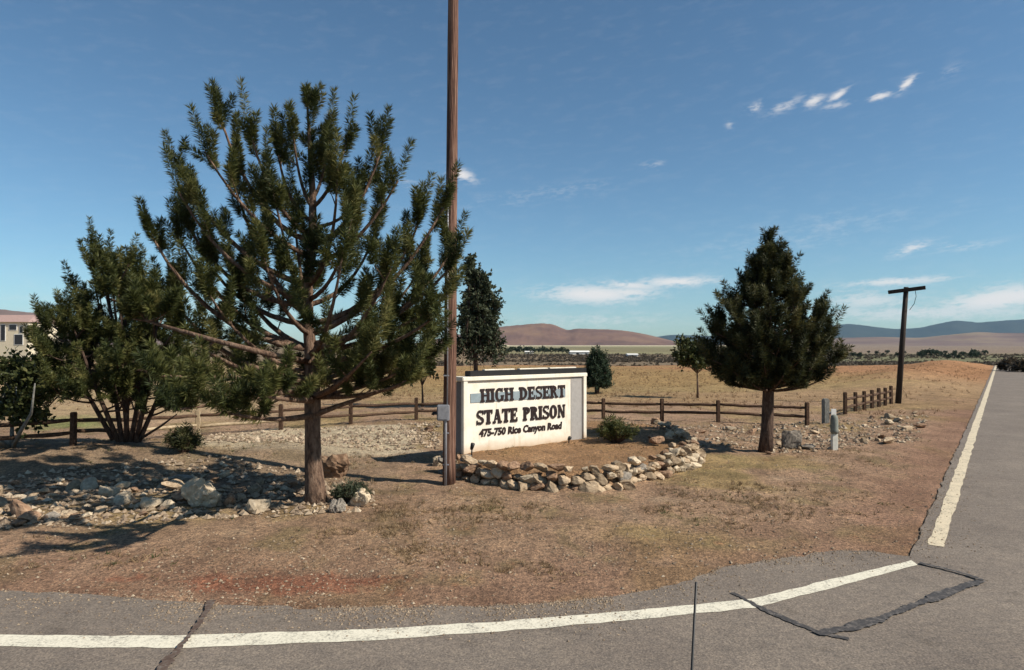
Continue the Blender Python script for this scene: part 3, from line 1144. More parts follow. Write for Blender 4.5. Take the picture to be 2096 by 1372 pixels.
cone_pine('pine_tree', (1566, 924), [(1566, 930), (1570, 880), (1573, 800), (1574, 700), (1573, 600), (1573, 540), (1574, 495)],
          [(520, 1562, 1588), (548, 1548, 1606), (580, 1534, 1618), (605, 1512, 1630), (625, 1476, 1652), (645, 1458, 1680), (670, 1444, 1700), (705, 1436, 1708), (745, 1438, 1706), (775, 1450, 1692), (790, 1475, 1670)],
          M['bark_dark'], M['needle_dark'], .115, .015, 170, 84, 'dark cone shaped pine with a bare lower trunk right of the sign', 33, (.28, .5), 'pine trees', .95, 3.4, .145, .2, .22, 800)
cone_pine('pine_tree', (1222, 806), [(1222, 810), (1222, 790), (1222, 760), (1222, 735), (1222, 716)],
          [(722, 1218, 1227), (738, 1207, 1238), (755, 1200, 1248), (775, 1196, 1252), (790, 1198, 1250), (796, 1206, 1242)],
          M['bark_dark'], M['needle_far'], .16, .04, 22, 55, 'small bluish young pine in the field behind the right end of the sign', 35, (.2, .32), 'pine trees', 1.0, 5, .12, .3, .25)


def leafy_tree(name, basepx, D, trunk, crown, nleaf, lsize, bark, mat, label, seed, trad=.05, stems=1, group='leafy trees', boughs=16, spread=.42, upw=.6):
    """broad leaved tree: boughs from the stems carry twigs, twigs carry leaves"""
    random.seed(seed)
    rng = np.random.default_rng(seed)
    if D is None:
        base = G(*basepx)
        D = base.y
    else:
        base = at(*basepx, D)
        base.z = GZ(base.x, base.y)
    k = D / F
    tb = MB()
    sp = [base - UP * .05] + [at(x, y, D) for x, y in trunk]
    n = len(sp)
    for s in range(stems):
        off = Vector((random.uniform(-.3, .3), random.uniform(-.3, .3), 0)) if stems > 1 else Vector()
        q = [p + off * (i * 1.6) for i, p in enumerate(sp)]
        tb.tube(q, [trad * (1 - .75 * i / (n - 1)) for i in range(n)], 7)
    A, B = [], []
    for (cx, cy, rx, ry) in crown:
        c = at(cx, cy, D)
        for b in range(boughs):
            v = rv().normalized() * random.random() ** .4
            tip = c + Vector((v.x * rx * k, v.y * rx * k, v.z * ry * k))
            src = sp[random.randrange(max(1, n - 2), n)]
            mid = src.lerp(tip, .5) + UP * .1
            tb.tube([src, mid, tip], [trad * .35, trad * .2, .006], 5, False)
            for h in range(5):
                p = src.lerp(tip, random.uniform(.45, 1.0))
                a = ((tip - src).normalized() * .4 + UP * upw + rv(.6)).normalized()
                A.append(p)
                B.append(p + a * random.uniform(.5, 1.2) * spread)
    A, B = np.array(A), np.array(B)
    nn = max(3, nleaf // len(A))
    V, tint = brushes(A, B, nn, lsize, lsize * .6, rng, spread=(30, 95))
    root = empty(name, base, label, 'tree', group)
    t = tb.build('trunk', bark, root, True)
    t.matrix_parent_inverse = Matrix.Translation(base).inverted()
    cr = link('crown', tri_mesh('crown', V, 4, {'tint': tint}), mat, root)
    cr.matrix_parent_inverse = Matrix.Translation(base).inverted()
    return root


leafy_tree('leafy_tree', (975, 838), None, [(975, 800), (972, 700), (970, 620), (966, 560)],
           [(962, 555, 8, 24), (974, 590, 14, 30), (995, 590, 9, 25), (965, 650, 24, 45), (985, 650, 26, 50), (1018, 650, 12, 28), (975, 710, 40, 45), (1005, 700, 24, 40), (955, 745, 40, 24), (1012, 742, 26, 22), (990, 730, 36, 30), (952, 700, 26, 36), (1012, 715, 28, 30)],
           17000, .13, M['bark_dark'], M['leaf_dusty'], 'airy upright tree with small leaves rising behind the left end of the sign', 41, .12, 1, 'leafy trees', 14, .45, 1.2)
leafy_tree('leafy_tree', (1428, 815), None, [(1428, 790), (1427, 765), (1425, 735)], [(1395, 705, 18, 18), (1425, 715, 28, 22), (1400, 735, 30, 16), (1440, 740, 24, 16)],
           3200, .16, M['bark'], M['leaf_olive'], 'small olive tree with a thin trunk in the field by the cone shaped pine', 42, .06, 1, 'leafy trees', 16)
leafy_tree('leafy_tree', (865, 833), None, [(865, 815), (864, 790), (863, 765)], [(862, 755, 30, 26), (850, 740, 28, 20)],
           2200, .15, M['bark_dark'], M['leaf_olive'], 'slim young tree behind the rail fence beside the utility pole', 43, .055, 1, 'leafy trees', 14)
leafy_tree('leafy_shrub', (25, 915), None, [(30, 880), (40, 840), (35, 780)],
           [(25, 775, 50, 26), (70, 750, 28, 22), (10, 760, 30, 24), (60, 815, 40, 34), (10, 845, 36, 34), (70, 865, 20, 12), (80, 790, 36, 26)],
           4200, .12, M['grey_post'], M['leaf_olive'], 'loose olive leaved shrub at the left edge of the photo', 44, .05, 4, 'leafy trees', 14, .4)


def shrub(name, basepx, w, h, n, nl, nw, mat, label, seed, cat='shrub', group=None, nn=26):
    random.seed(seed)
    base = G(*basepx)
    k = base.y / F
    tb, sh = MB(), []
    for i in range(n):
        a = random.uniform(0, 6.28)
        r = random.random() ** .5
        tip = base + Vector((math.cos(a) * r * w * k, math.sin(a) * r * w * k * .8, h * k * (1 - .55 * r * r) * random.uniform(.7, 1.05)))
        p0 = base + Vector((math.cos(a) * .04, math.sin(a) * .04, -.02))
        tb.tube([p0, p0.lerp(tip, .5), tip], [.014, .01, .004], 4, False)
        for q in range(3):
            s = p0.lerp(tip, random.uniform(.35, .9))
            sh.append((s, s + (UP * .5 + (tip - p0).normalized() * .5 + rv(.35)).normalized() * random.uniform(.12, .24)))
    root = empty(name, base, label, cat, group)
    t = tb.build('stems', M['bark_dark'], root)
    t.matrix_parent_inverse = Matrix.Translation(base).inverted()
    V, tint = brushes(np.array([s[0] for s in sh]), np.array([s[1] for s in sh]), nn, nl, nw, np.random.default_rng(seed))
    c = link('foliage', tri_mesh('foliage', V, 4, {'tint': tint}), mat, root)
    c.matrix_parent_inverse = Matrix.Translation(base).inverted()
    return root


shrub('pine_shrub', (1262, 906), 42, 48, 64, .10, .014, M['needle'], 'low green pine shrub beside the right end of the sign', 51)
shrub('round_shrub', (376, 925), 34, 46, 46, .10, .016, M['needle_dark'], 'dark round shrub in the shade below the bushy pine', 52)
shrub('garden_plant', (722, 1030), 34, 34, 34, .06, .016, M['leaf_dusty'], 'grey green plant beside the pale boulder right of the large pine trunk', 53)
for i, (x, y, w, h) in enumerate(((2068, 760, 20, 26), (2096, 762, 26, 22))):
    shrub('roadside_bush', (x, y), w, h, 26, .5, .12, M['sage'], ('dark bush at the crest beside the straight road', 'wide dark bush at the right edge beyond the straight road')[i],
          54 + i, group='bushes by the road crest', nn=20)


# ------------------------------------------------------------------ utility poles
def near_pole():
    b = G(919, 990)
    D = b.y
    root = empty('utility_pole', b, 'tall reddish brown wooden pole beside the left end of the sign', 'utility pole')
    mb = MB()
    H = 10.6
    pts = [Vector((0.004 * i, 0, -.1 + H * i / 20)) for i in range(21)]
    mb.tube(pts, [.116 - .03 * i / 20 for i in range(21)], 18, True, .025)
    mb.build('pole', M['pole'], root, True)
    cx, cy = -.05, -.114
    c = MB()
    c.tube([Vector((cx, cy, -.05)), Vector((cx, cy, 1.1)), Vector((cx + .005, cy, 1.2))], .024, 10)
    c.tube([Vector((cx + .03, cy + .008, 1.3)), Vector((cx + .03, cy + .01, 3.0)), Vector((cx + .035, cy + .02, 5.2))], .014, 8)
    co = c.build('conduit', M['steel'], root, True)
    for z in (.35, .9, 1.9, 2.7, 3.8):
        s = MB()
        s.box((cx + .01, cy + .012, z), (.10, .035, .025), None, .004)
        s.build('clamp', M['steel'], co)
    bx = MB()
    bx.box((cx - .035, cy - .05, 1.26), (.21, .13, .27), None, .012)
    mbx = bx.build('meter_box', M['steel'], root)
    l = MB()
    l.box((cx - .035, cy - .122, 1.26), (.17, .012, .22), None, .004)
    l.build('lid', M['steel'], mbx)
    st = MB()
    st.tube([Vector((cx - .12, cy - .04, 1.25)), Vector((cx - .21, cy - .04, 1.25)), Vector((cx - .22, cy - .04, 1.22))], [.028, .028, .03], 10)
    st.build('knockout_fitting', M['black'], mbx, True)
    return root


near_pole()


def far_pole():
    b = G(1838, 826)
    D = b.y
    root = empty('utility_pole', b, 'dark wooden pole with a crossarm at the end of the far rail fence', 'utility pole')
    top = at(1855, 588, D) - b
    mb = MB()
    mb.tube([Vector((0, 0, -.1)), top * .5, top], [.115, .105, .09], 12)
    mb.build('pole', M['pole_dark'], root, True)
    d = Vector((.80, -.60, .10)).normalized()
    c = top - UP * .12 + Vector((0, -.12, 0))
    a0, a1 = c - d * .72, c + d * .62
    ab = MB()
    rot = d.to_track_quat('X', 'Z').to_matrix()
    ab.box((a0 + a1) / 2, ((a1 - a0).length, .13, .15), rot, .01)
    ab.build('crossarm', M['pole_dark'], root)
    w = MB()
    q0 = a0.lerp(a1, .72)
    w.tube([q0, q0 - UP * .3 + Vector((.05, 0, 0)), q0 - UP * .6 + Vector((-.03, 0, 0)), top - UP * .95 + Vector((.13, 0, 0))], .012, 6)
    w.build('jumper_wire', M['black'], root, True)


far_pole()


# ------------------------------------------------------------------ rail fences
def fence(name, posts, height, label, rails, mats=None, pw=.11):
    """posts: world points; rails: heights; every post and every rail its own part"""
    root = empty(name, posts[0], label, 'fence', 'rail fences')
    o = posts[0]
    for i, p in enumerate(posts):
        mb = MB()
        h = height * random.uniform(.96, 1.06)
        a = random.uniform(-.15, .15)
        rot = Matrix.Rotation(a, 3, 'Z') @ Matrix.Rotation(random.uniform(-.02, .02), 3, 'X')
        mb.box(p - o + UP * (h / 2 - .06), (pw, pw, h + .12), rot, .015)
        mb.build('post', mats[i] if mats and mats.get(i) else M['fence'], root)
    for i in range(len(posts) - 1):
        for k, z in enumerate(rails):
            a, b = posts[i] - o, posts[i + 1] - o
            d = (b - a).normalized()
            zo = random.uniform(-.035, .035)
            mb = MB()
            n = 6
            pts = []
            for j in range(n + 1):
                t = j / n
                pts.append(a.lerp(b, t) + UP * (z + zo * (1 - t) + random.uniform(-.012, .012)) + d * ((.03 if t == 0 else -.03 if t == 1 else 0)))
            mb.tube(pts, [.036 if j in (0, n) else .046 for j in range(n + 1)], 7, True, .12)
            m = M['fence_pale'] if (mats and mats.get(('r', i, k))) else M['fence']
            mb.build('rail', m, root, True)
    return root


random.seed(77)
FP = [(-240, 935), (-40, 925), (150, 912), (285, 902), (405, 892), (575, 880), (718, 868), (852, 860), (985, 856), (1110, 856), (1235, 858), (1355, 862), (1470, 864), (1565, 868), (1652, 871)]
fp = []
for (x, y) in FP:
    fp.append(G(x, y))
fence('rail_fence', fp, .70, 'dark brown split rail fence running behind the sign', (.27, .53), {4: M['fence_pale'], ('r', 4, 0): True, ('r', 3, 0): True})
FP2 = [(1730, 848), (1751, 843), (1769, 839), (1785, 836), (1799, 833), (1812, 830), (1824, 827)]
fence('rail_fence', [G(x, y) for x, y in FP2], .72, 'short split rail fence leading back to the pole with the crossarm', (.25, .52))


# ------------------------------------------------------------------ the sign
def sign():
    z0 = GARDEN_H
    FL = Vector((*flat(948, 932, z0), z0))
    FR = Vector((*flat(1200, 902, z0), z0))
    d = (FR - FL)
    Ls = d.length
    d.normalize()
    nb = Vector((-d.y, d.x, 0))             # towards the back
    # inverse: photo pixel -> (u, z) on the front plane
    def uv(px, py):
        r = ray(px, py)
        nrm = -nb
        o = Vector((0, 0, CAMZ))
        t = (FL - o).dot(nrm) / r.dot(nrm)
        p = o + r * t
        return (p - FL).dot(d), p.z - z0
    H = (uv(951, 777)[1] + uv(1203, 764)[1]) / 2
    T = .34
    root = empty('entrance_sign', FL, 'white stucco entrance sign lettered HIGH DESERT STATE PRISON', 'sign')
    root.rotation_euler = (0, 0, math.atan2(d.y, d.x))
    # local frame: x along the sign, y to the back, z up
    mb = MB()
    mb.box((Ls / 2, T / 2, H / 2 - .1), (Ls - .10, T - .06, H + .1), None, .006)
    mb.build('wall', M['stucco'], root)
    fr = MB()
    fr.box((.055, .04, H / 2 - .08), (.11, .10, H + .10), None, .012)
    fr.build('frame_post', M['stucco'], root)
    f2 = MB()
    pu0, pu1 = uv(1170, 800)[0], uv(1193, 800)[0]
    f2.box(((pu1 + Ls) / 2 + .003, .04, H / 2 - .08), (Ls - pu1, .12, H + .10), None, .012)
    f2.build('frame_post', M['stucco'], root)
    tp = MB()
    tp.box((Ls / 2, T / 2, H - .015), (Ls + .05, T + .05, .09), None, .014)
    tp.build('coping', M['stucco'], root)
    sd = MB()
    sd.box((.04, T / 2 + .03, (H - .06) / 2), (.024, T - .1, H - .1))
    sd.build('side_panel', M['sign_side'], root)
    pn = MB()
    pz0, pz1 = -.02, uv(1180, 771)[1]
    pn.box(((pu0 + pu1) / 2, .028, (pz0 + pz1) / 2), (pu1 - pu0 - .004, .012, pz1 - pz0))
    pn.build('grey_panel', M['sign_grey'], root)
    cp = MB()
    cu0 = uv(964, 776)[0]
    cp.box(((cu0 + Ls) / 2 + .03, T * .42, H + .085), (Ls - cu0 + .05, .20, .11), None, .008)
    cap = cp.build('cap', M['sign_cap'], root)
    c2 = MB()
    for (a, b) in ((1000, 1062), (1072, 1130), (1134, 1188)):
        ua, ub = uv(a, 765)[0], uv(b, 765)[0]
        c2.box(((ua + ub) / 2, T * .55, H + .152), (ub - ua, .10, .026), None, .005)
    c2.build('cap_strip', M['stucco'], cap)
    # band behind the top line
    b0, b1 = uv(964.5, 816), uv(1158.5, 804)
    bd = MB()
    bz = (b0[1] + b1[1]) / 2
    bd.box(((b0[0] + b1[0]) / 2, .024, bz), (b1[0] - b0[0], .012, .185))
    bd.build('band', M['sign_band'], root)

    # slab serif letters ------------------------------------------
    S, t_, sf, ov = .275, .17, .155, .075

    def rect(x0, y0, x1, y1):
        return [(x0, y0), (x1, y0), (x1, y1), (x0, y1)]

    def stem(x, top=True, bot=True, w=S):
        q = [rect(x - w / 2, 0, x + w / 2, 1)]
        if bot:
            q.append(rect(x - w / 2 - ov, 0, x + w / 2 + ov, sf))
        if top:
            q.append(rect(x - w / 2 - ov, 1 - sf, x + w / 2 + ov, 1))
        return q

    def arc(cx, cy, rx, ry, a0, a1, wv=S, wh=t_, n=14):
        q = []
        for i in range(n):
            e = []
            for a in (a0 + (a1 - a0) * i / n, a0 + (a1 - a0) * (i + 1) / n):
                a = math.radians(a)
                c, s = math.cos(a), math.sin(a)
                w = wv * c * c + wh * s * s
                e.append(((cx + c * rx, cy + s * ry), (cx + c * (rx - w), cy + s * (ry - w))))
            q.append([e[0][1], e[0][0], e[1][0], e[1][1]])
        return q

    def line(x0, y0, x1, y1, w):
        return [[(x0 - w / 2, y0), (x0 + w / 2, y0), (x1 + w / 2, y1), (x1 - w / 2, y1)]]
    GL = {
        'H': (.98, stem(.22) + stem(.76) + [rect(.3, .44, .7, .57)]),
        'I': (.46, stem(.22)),
        'E': (.82, stem(.22) + [rect(.22, 1 - t_, .74, 1), rect(.22, 0, .76, t_), rect(.22, .45, .58, .57), rect(.65, .70, .74, 1), rect(.67, 0, .76, .32), rect(.51, .36, .58, .66)]),
        'T': (.86, stem(.42, False, True) + [rect(.02, 1 - t_, .82, 1), rect(.02, .70, .11, 1), rect(.73, .70, .82, 1)]),
        'D': (.92, stem(.22) + arc(.3, .5, .56, .5, -90, 90)),
        'O': (.92, arc(.44, .5, .42, .515, 0, 360, n=28)),
        'P': (.82, stem(.22) + arc(.34, .73, .42, .27, -90, 90) + [rect(.22, .46, .36, .58), rect(.22, .88, .36, 1)]),
        'R': (.92, stem(.22) + arc(.34, .74, .40, .26, -90, 90) + [rect(.22, .48, .36, .60), rect(.22, .88, .36, 1)] + line(.76, 0, .48, .52, .24) + [rect(.62, 0, .92, sf)]),
        'N': (1.0, stem(.2, True, True, .13) + stem(.78, True, False, .13) + line(.76, 0, .2, 1, .22)),
        'A': (.96, line(.16, 0, .44, 1, .12) + line(.74, 0, .46, 1, .24) + [rect(.26, .28, .66, .40), rect(.02, 0, .30, sf), rect(.54, 0, .94, sf)]),
        'S': (.80, arc(.40, .735, .35, .28, 40, 270, .17, t_) + arc(.40, .27, .36, .28, -140, 90, .19, t_) + [rect(.62, .70, .71, 1), rect(.05, 0, .14, .30)]),
        'G': (.94, arc(.46, .5, .44, .515, 50, 330, S, t_, 22) + [rect(.66, .06, .86, .46), rect(.56, .36, .92, .46), rect(.70, .70, .79, 1)]),
        ' ': (.55, [])}

    def text(line_, u0, u1, zb, zt, name):
        w = sum(GL[c][0] for c in line_) - .08
        sx = (u1 - u0) / w
        h = zt - zb
        mb = MB()
        x = 0
        k = 0
        for c in line_:
            wd, polys = GL[c]
            for pl in polys:
                k += 1
                y0, y1 = .012 - .00025 * (k % 17), .028
                n = len(pl)
                P = [(u0 + (x + a) * sx, zb + b * h) for a, b in pl]
                vs = [(a, y0, b) for a, b in P] + [(a, y1, b) for a, b in P]
                fs = [tuple(range(n)), tuple(range(2 * n - 1, n - 1, -1))] + [(i, i + n, (i + 1) % n + n, (i + 1) % n) for i in range(n)]
                mb.add(vs, fs)
            x += wd
        return mb.build(name, M['letters'], root)
    def words(full, u0, u1, zb, zt):
        w = sum(GL[c][0] for c in full) - .08
        k = (u1 - u0) / w
        x = 0
        for wd in full.split(' '):
            ww = sum(GL[c][0] for c in wd)
            text(wd, u0 + x * k, u0 + (x + ww - .08) * k, zb, zt, 'lettering')
            x += ww + GL[' '][0]
    a, b = uv(984, 827), uv(984, 799)
    c, e = uv(1157, 811), uv(1157, 786)
    words('HIGH DESERT', a[0], c[0], (a[1] + c[1]) / 2, (b[1] + e[1]) / 2)
    a, b = uv(976, 873), uv(976, 844)
    c, e = uv(1158, 852), uv(1158, 825)
    words('STATE PRISON', a[0], c[0], (a[1] + c[1]) / 2, (b[1] + e[1]) / 2)
    # address line
    a, c = uv(982, 899), uv(1152, 873)
    zt = (uv(982, 884)[1] + uv(1152, 860)[1]) / 2
    zb = (a[1] + c[1]) / 2
    cu = bpy.data.curves.new('address', 'FONT')
    cu.body = '475-750 Rice Canyon Road'
    cu.size = 1.0
    cu.offset = .048
    cu.shear = .12
    cu.extrude = .05
    cu.resolution_u = 2
    tmp = bpy.data.objects.new('address', cu)
    COL.objects.link(tmp)
    dg = bpy.context.evaluated_depsgraph_get()
    me = bpy.data.meshes.new_from_object(tmp.evaluated_get(dg))
    bpy.data.objects.remove(tmp)
    co = np.zeros(len(me.vertices) * 3, np.float32)
    me.vertices.foreach_get('co', co)
    co = co.reshape(-1, 3)
    x0, x1 = co[:, 0].min(), co[:, 0].max()
    nx = a[0] + (co[:, 0] - x0) / (x1 - x0) * (c[0] - a[0])
    nz = zb + co[:, 1] / .70 * (zt - zb)
    ny = .024 - co[:, 2] * .1
    me.vertices.foreach_set('co', np.stack([nx, ny, nz], 1).astype(np.float32).ravel())
    me.update()
    link('address_lettering', me, M['letters'], root)
    # small ground lamps at the foot of the sign
    for i, (x, y, hh, lab) in enumerate(((965, 931, .26, 'small dark spike lamp at the left foot of the white sign'), (1164, 903, .13, 'tiny dark spike lamp below the grey panel of the sign'))):
        g = G(x, y + 4)
        r2 = empty('spike_lamp', g, lab, 'lamp', 'spike lamps at the sign')
        s = MB()
        s.tube([Vector((0, 0, -.05)), Vector((.01, 0, hh * .6))], [.014, .014], 8)
        s.build('stake', M['black'], r2, True)
        s = MB()
        s.tube([Vector((.0, .02, hh * .55)), Vector((.01, .0, hh * .7)), Vector((.03, -.02, hh))], [.03, .036, .042], 10)
        s.build('lamp_head', M['black'], r2, True)


sign()


# ------------------------------------------------------------------ stones
def rock_mesh(seed, flatn=.7, sub=3):
    bm = bmesh.new()
    bmesh.ops.create_icosphere(bm, subdivisions=sub, radius=.5)
    r = random.Random(seed)
    pl = []
    for i in range(13):
        n = Vector((r.gauss(0, 1), r.gauss(0, 1), r.gauss(0, 1.2))).normalized()
        pl.append((n, r.uniform(.22, .40)))
    sx, sy = r.uniform(.8, 1.25), r.uniform(.7, 1.0)
    for v in bm.verts:
        p = v.co.copy()
        for n, dd in pl:
            k = p.dot(n)
            if k > dd:
                p -= n * (k - dd) * .98
        p += Vector((r.gauss(0, .012), r.gauss(0, .012), r.gauss(0, .012)))
        v.co = Vector((p.x * sx * 1.2, p.y * sy * 1.2, p.z * flatn * 1.2))
    me = bpy.data.meshes.new('rock')
    bm.to_mesh(me)
    bm.free()
    return me


def make_rock_protos():
    out = []
    for m_i, m in enumerate(ROCKS):
        for s in range(4):
            me = rock_mesh(100 + m_i * 10 + s, random.uniform(.55, .85))
            me.materials.append(m)
            me.polygons.foreach_set('use_smooth', [False] * len(me.polygons))
            out.append((m_i, me))
    return out


random.seed(9)
RP = make_rock_protos()
NROCK = 0


def put_rock(p, size, name, label, group, weights=(4, 2, 2, 2), tilt=.25, sz=None, cat='stone', rotz=None):
    global NROCK
    NROCK += 1
    mi = random.choices((0, 1, 2, 3), weights)[0]
    me = random.choice([q[1] for q in RP if q[0] == mi])
    o = bpy.data.objects.new(name, me)
    COL.objects.link(o)
    o.location = p
    o.scale = sz if sz else (size * random.uniform(.85, 1.3), size * random.uniform(.8, 1.1), size * random.uniform(.75, 1.05))
    o.rotation_euler = (random.uniform(-tilt, tilt), random.uniform(-tilt, tilt), random.uniform(0, 6.28) if rotz is None else rotz)
    return tag(o, label, cat, group)


def along(P, step):
    out = []
    carry = 0
    for i in range(len(P) - 1):
        a, b = np.array(P[i]), np.array(P[i + 1])
        L = np.linalg.norm(b - a)
        t = carry
        d = (b - a) / L
        while t < L:
            out.append((a + d * t, math.atan2(d[1], d[0]), np.array((-d[1], d[0]))))
            t += step * random.uniform(.8, 1.25)
        carry = t - L
    return out


# the low ring wall: two or three courses of loose stones
GC = np.mean(np.array(GARDEN), 0)
for course, (step, inset, z, size) in enumerate(((.215, .05, .07, .33), (.20, .09, .23, .30), (.27, .15, .38, .27))):
    for (p, ang, n) in along(RING, step):
        if np.dot(GC - p, n) < 0:
            n = -n
        q = p + n * (inset + random.uniform(-.04, .05))
        put_rock(Vector((q[0], q[1], z + random.uniform(-.03, .03))), size * random.uniform(.62, 1.15), 'wall_stone',
                 'loose stone of the low curved ring wall in front of the sign', 'stones of the ring wall below the sign', (7, 1, 2, 3), .3, None, 'stone', ang + random.gauss(0, .35))
N1 = NROCK


def scatter(poly, n, smin, smax, name, label, group, weights, power=2.0, sink=.18):
    xs, ys = [p[0] for p in poly], [p[1] for p in poly]
    k = 0
    placed = []
    tries = 0
    while k < n and tries < 9000:
        tries += 1
        x, y = random.uniform(min(xs), max(xs)), random.uniform(min(ys), max(ys))
        if not bool(inside(np.array([float(x)]), np.array([float(y)]), poly)[0]):
            continue
        s = smin + (smax - smin) * random.random() ** power
        g = G(x, y)
        if any((g.x - a.x) ** 2 + (g.y - a.y) ** 2 < (.42 * (s + b)) ** 2 for a, b in placed):
            continue
        placed.append((g, s))
        put_rock(g + UP * s * sink, s, name, label, group, weights, .35)
        k += 1
    return placed


scatter([(-40, 1000), (200, 975), (430, 965), (600, 985), (632, 1035), (520, 1052), (300, 1056), (120, 1068), (-40, 1085)], 74, .13, .40, 'rockery_stone',
        'loose stone scattered in the rockery under the large pine', 'stones of the rockery under the pines', (6, 1, 2, 4))
scatter([(1215, 882), (1330, 872), (1540, 872), (1545, 905), (1520, 900), (1440, 908), (1400, 900), (1340, 890)], 18, .12, .34, 'bank_stone',
        'loose stone on the bank between ring wall and rail fence', 'stones on the bank behind the ring wall', (4, 2, 3, 3))
scatter([(1305, 962), (1400, 962), (1428, 948), (1425, 925), (1385, 900), (1345, 893), (1322, 905), (1335, 930)], 13, .2, .42, 'wall_stone',
        'stone heaped at the broad right end of the ring wall', 'stones of the ring wall right end', (6, 2, 2, 4), 1.5, .35)
scatter([(1590, 880), (1690, 885), (1690, 925), (1600, 932), (1545, 934), (1530, 926), (1590, 922)], 16, .12, .3, 'bank_stone',
        'loose stone at the foot of the cone shaped pine', 'stones round the cone shaped pine', (4, 2, 2, 4))
scatter([(1725, 880), (1790, 850), (1880, 845), (1900, 870), (1870, 900), (1800, 910), (1730, 905)], 16, .15, .4, 'verge_stone',
        'tan stone on the verge between white marker and straight road', 'stones on the verge by the white marker', (5, 1, 3, 2))
scatter([(815, 872), (900, 866), (900, 920), (862, 922), (845, 900)], 9, .12, .3, 'pile_stone', 'reddish stone in the pile behind the utility pole',
        'stones of the pile behind the pole', (2, 1, 5, 2))


def boulder(px, py, w, h, mi, seed, label, name='boulder', sy=.9, tilt=0.0, sub=4):
    g = G(px, py)
    k = g.y / F
    me = rock_mesh(seed, .9, sub)
    for v in me.vertices:
        q = v.co.copy()
        v.co += q.normalized() * (.10 * mnoise.noise(q * 4 + Vector((seed, 0, 0))) + .05 * mnoise.noise(q * 11))
    xs = [v.co.x for v in me.vertices]
    zs = [v.co.z for v in me.vertices]
    o = link(name, me, ROCKS[mi], None, False)
    sx_ = w * k / (max(xs) - min(xs))
    sz_ = h * k * 1.2 / (max(zs) - min(zs))
    o.scale = (sx_, sx_ * sy, sz_)
    o.rotation_euler = (0, tilt, 0)
    o.location = g + UP * (h * k * .40) + Vector((0, w * k * .3, 0))
    return tag(o, label, 'boulder')


boulder(400, 1040, 80, 56, 3, 201, 'pale yellowish boulder at the front of the rockery')
boulder(682, 980, 72, 54, 2, 202, 'reddish brown boulder in the shade right of the large pine trunk')
boulder(738, 1040, 44, 44, 3, 203, 'pale cream boulder beside the grey green plant')
boulder(688, 1052, 34, 26, 1, 204, 'small dark grey stone at the root of the large pine')
boulder(1628, 922, 52, 46, 1, 205, 'pointed grey slab leaning near the foot of the cone shaped pine', tilt=.5, sy=.5)
boulder(895, 955, 22, 24, 3, 206, 'small white stone left of the utility pole foot')


# the white marker post and the grey post at the gap of the fence
def marker():
    g = G(1708, 921)
    k = g.y / F
    root = empty('marker_post', g, 'pale marker post with grey green head on the verge by the rail fence', 'marker post')
    h = 34 * k
    mb = MB()
    mb.box((0, 0, h / 2 - .05), (.15, .08, h + .1), None, .02)
    mb.build('post', M['marker'], root)
    mb = MB()
    r = .085
    mb.tube([Vector((0, 0, h - .01)), Vector((0, 0, h + .05)), Vector((0, 0, h + .08)), Vector((0, 0, h + .32)), Vector((0, 0, h + .40)), Vector((0, 0, h + .43))],
            [.07, .09, r, r, r * .8, .03], 14)
    mb.build('head', M['marker_head'], root, True)
    g = G(1690, 866)
    root = empty('grey_post', g, 'thick weathered grey post with a small white plate at the fence corner', 'post')
    mb = MB()
    mb.box((0, 0, .34), (.19, .18, .82), None, .03)
    mb.build('post', M['grey_post'], root)
    mb = MB()
    mb.box((.2, -.1, .34), (.16, .02, .2), None, .006)
    mb.box((.1, -.08, .34), (.1, .02, .03))
    mb.build('plate', M['white_wall'], root)


marker()


# aerial standing close to the camera
def aerial():
    tip = at(1425, 1192, 1.75)
    low = at(1416, 1372, 1.75)
    dirv = (low - tip).normalized()
    base = tip + dirv * (tip.z / -dirv.z)
    base.z = ROAD_Z
    root = empty('whip_aerial', base, 'thin black whip aerial rising from the bottom edge across the white line', 'aerial')
    mb = MB()
    mb.tube([Vector((0, 0, .08)), (tip - base) * .5, tip - base], [.0055, .0042, .0032], 8)
    mb.build('mast', M['black'], root, True)
    mb = MB()
    mb.tube([Vector((0, 0, 0)), Vector((0, 0, .02)), Vector((0, 0, .05)), Vector((0, 0, .10))], [.06, .055, .02, .012], 12)
    mb.build('base', M['black'], root, True)


aerial()


# ------------------------------------------------------------------ buildings
def house():
    D = 105.0
    b = at(0, 745, D)
    b.z = GZ(b.x, b.y)
    k = D / F
    root = empty('house', b, 'cream house with a pinkish gabled roof at the left edge behind the shrubs', 'house')
    W, Dp = 13.0, 9.0
    x0 = -9.0
    x1 = 56 * k
    Hh = (745 - 668) * k
    w = MB()
    w.box(((x0 + x1) / 2, Dp / 2, Hh / 2), (x1 - x0, Dp, Hh))
    w.build('wall', M['wall_cream'], root)
    r = MB()
    e = .3
    zr = Hh + 1.3
    vs = [(x0 - e, -e, Hh), (x1 + e, -e, Hh), (x1 + e, Dp + e, Hh), (x0 - e, Dp + e, Hh), (x0 + 2.5, Dp / 2, zr), (x1 - 2.0, Dp / 2, zr)]
    r.add(vs, [(0, 1, 5, 4), (1, 2, 5), (2, 3, 4, 5), (3, 0, 4), (3, 2, 1, 0)])
    r.build('roof', M['roof_pink'], root)
    for (a, b_, c, d_) in ((19, 33, 674, 684), (55, 68, 675, 684), (40, 46, 677, 690), (2, 10, 674, 706), (30, 46, 694, 714)):
        f = MB()
        cx, cz = (a + b_) / 2 * k, (745 - (c + d_) / 2) * k
        ww, hh = (b_ - a) * k, (d_ - c) * k
        f.box((cx, -.02, cz), (ww + .2, .06, hh + .2))
        fo = f.build('window', M['white_wall'], root)
        g = MB()
        g.box((cx, -.06, cz), (ww, .03, hh))
        g.build('pane', M['glass'], fo)


house()


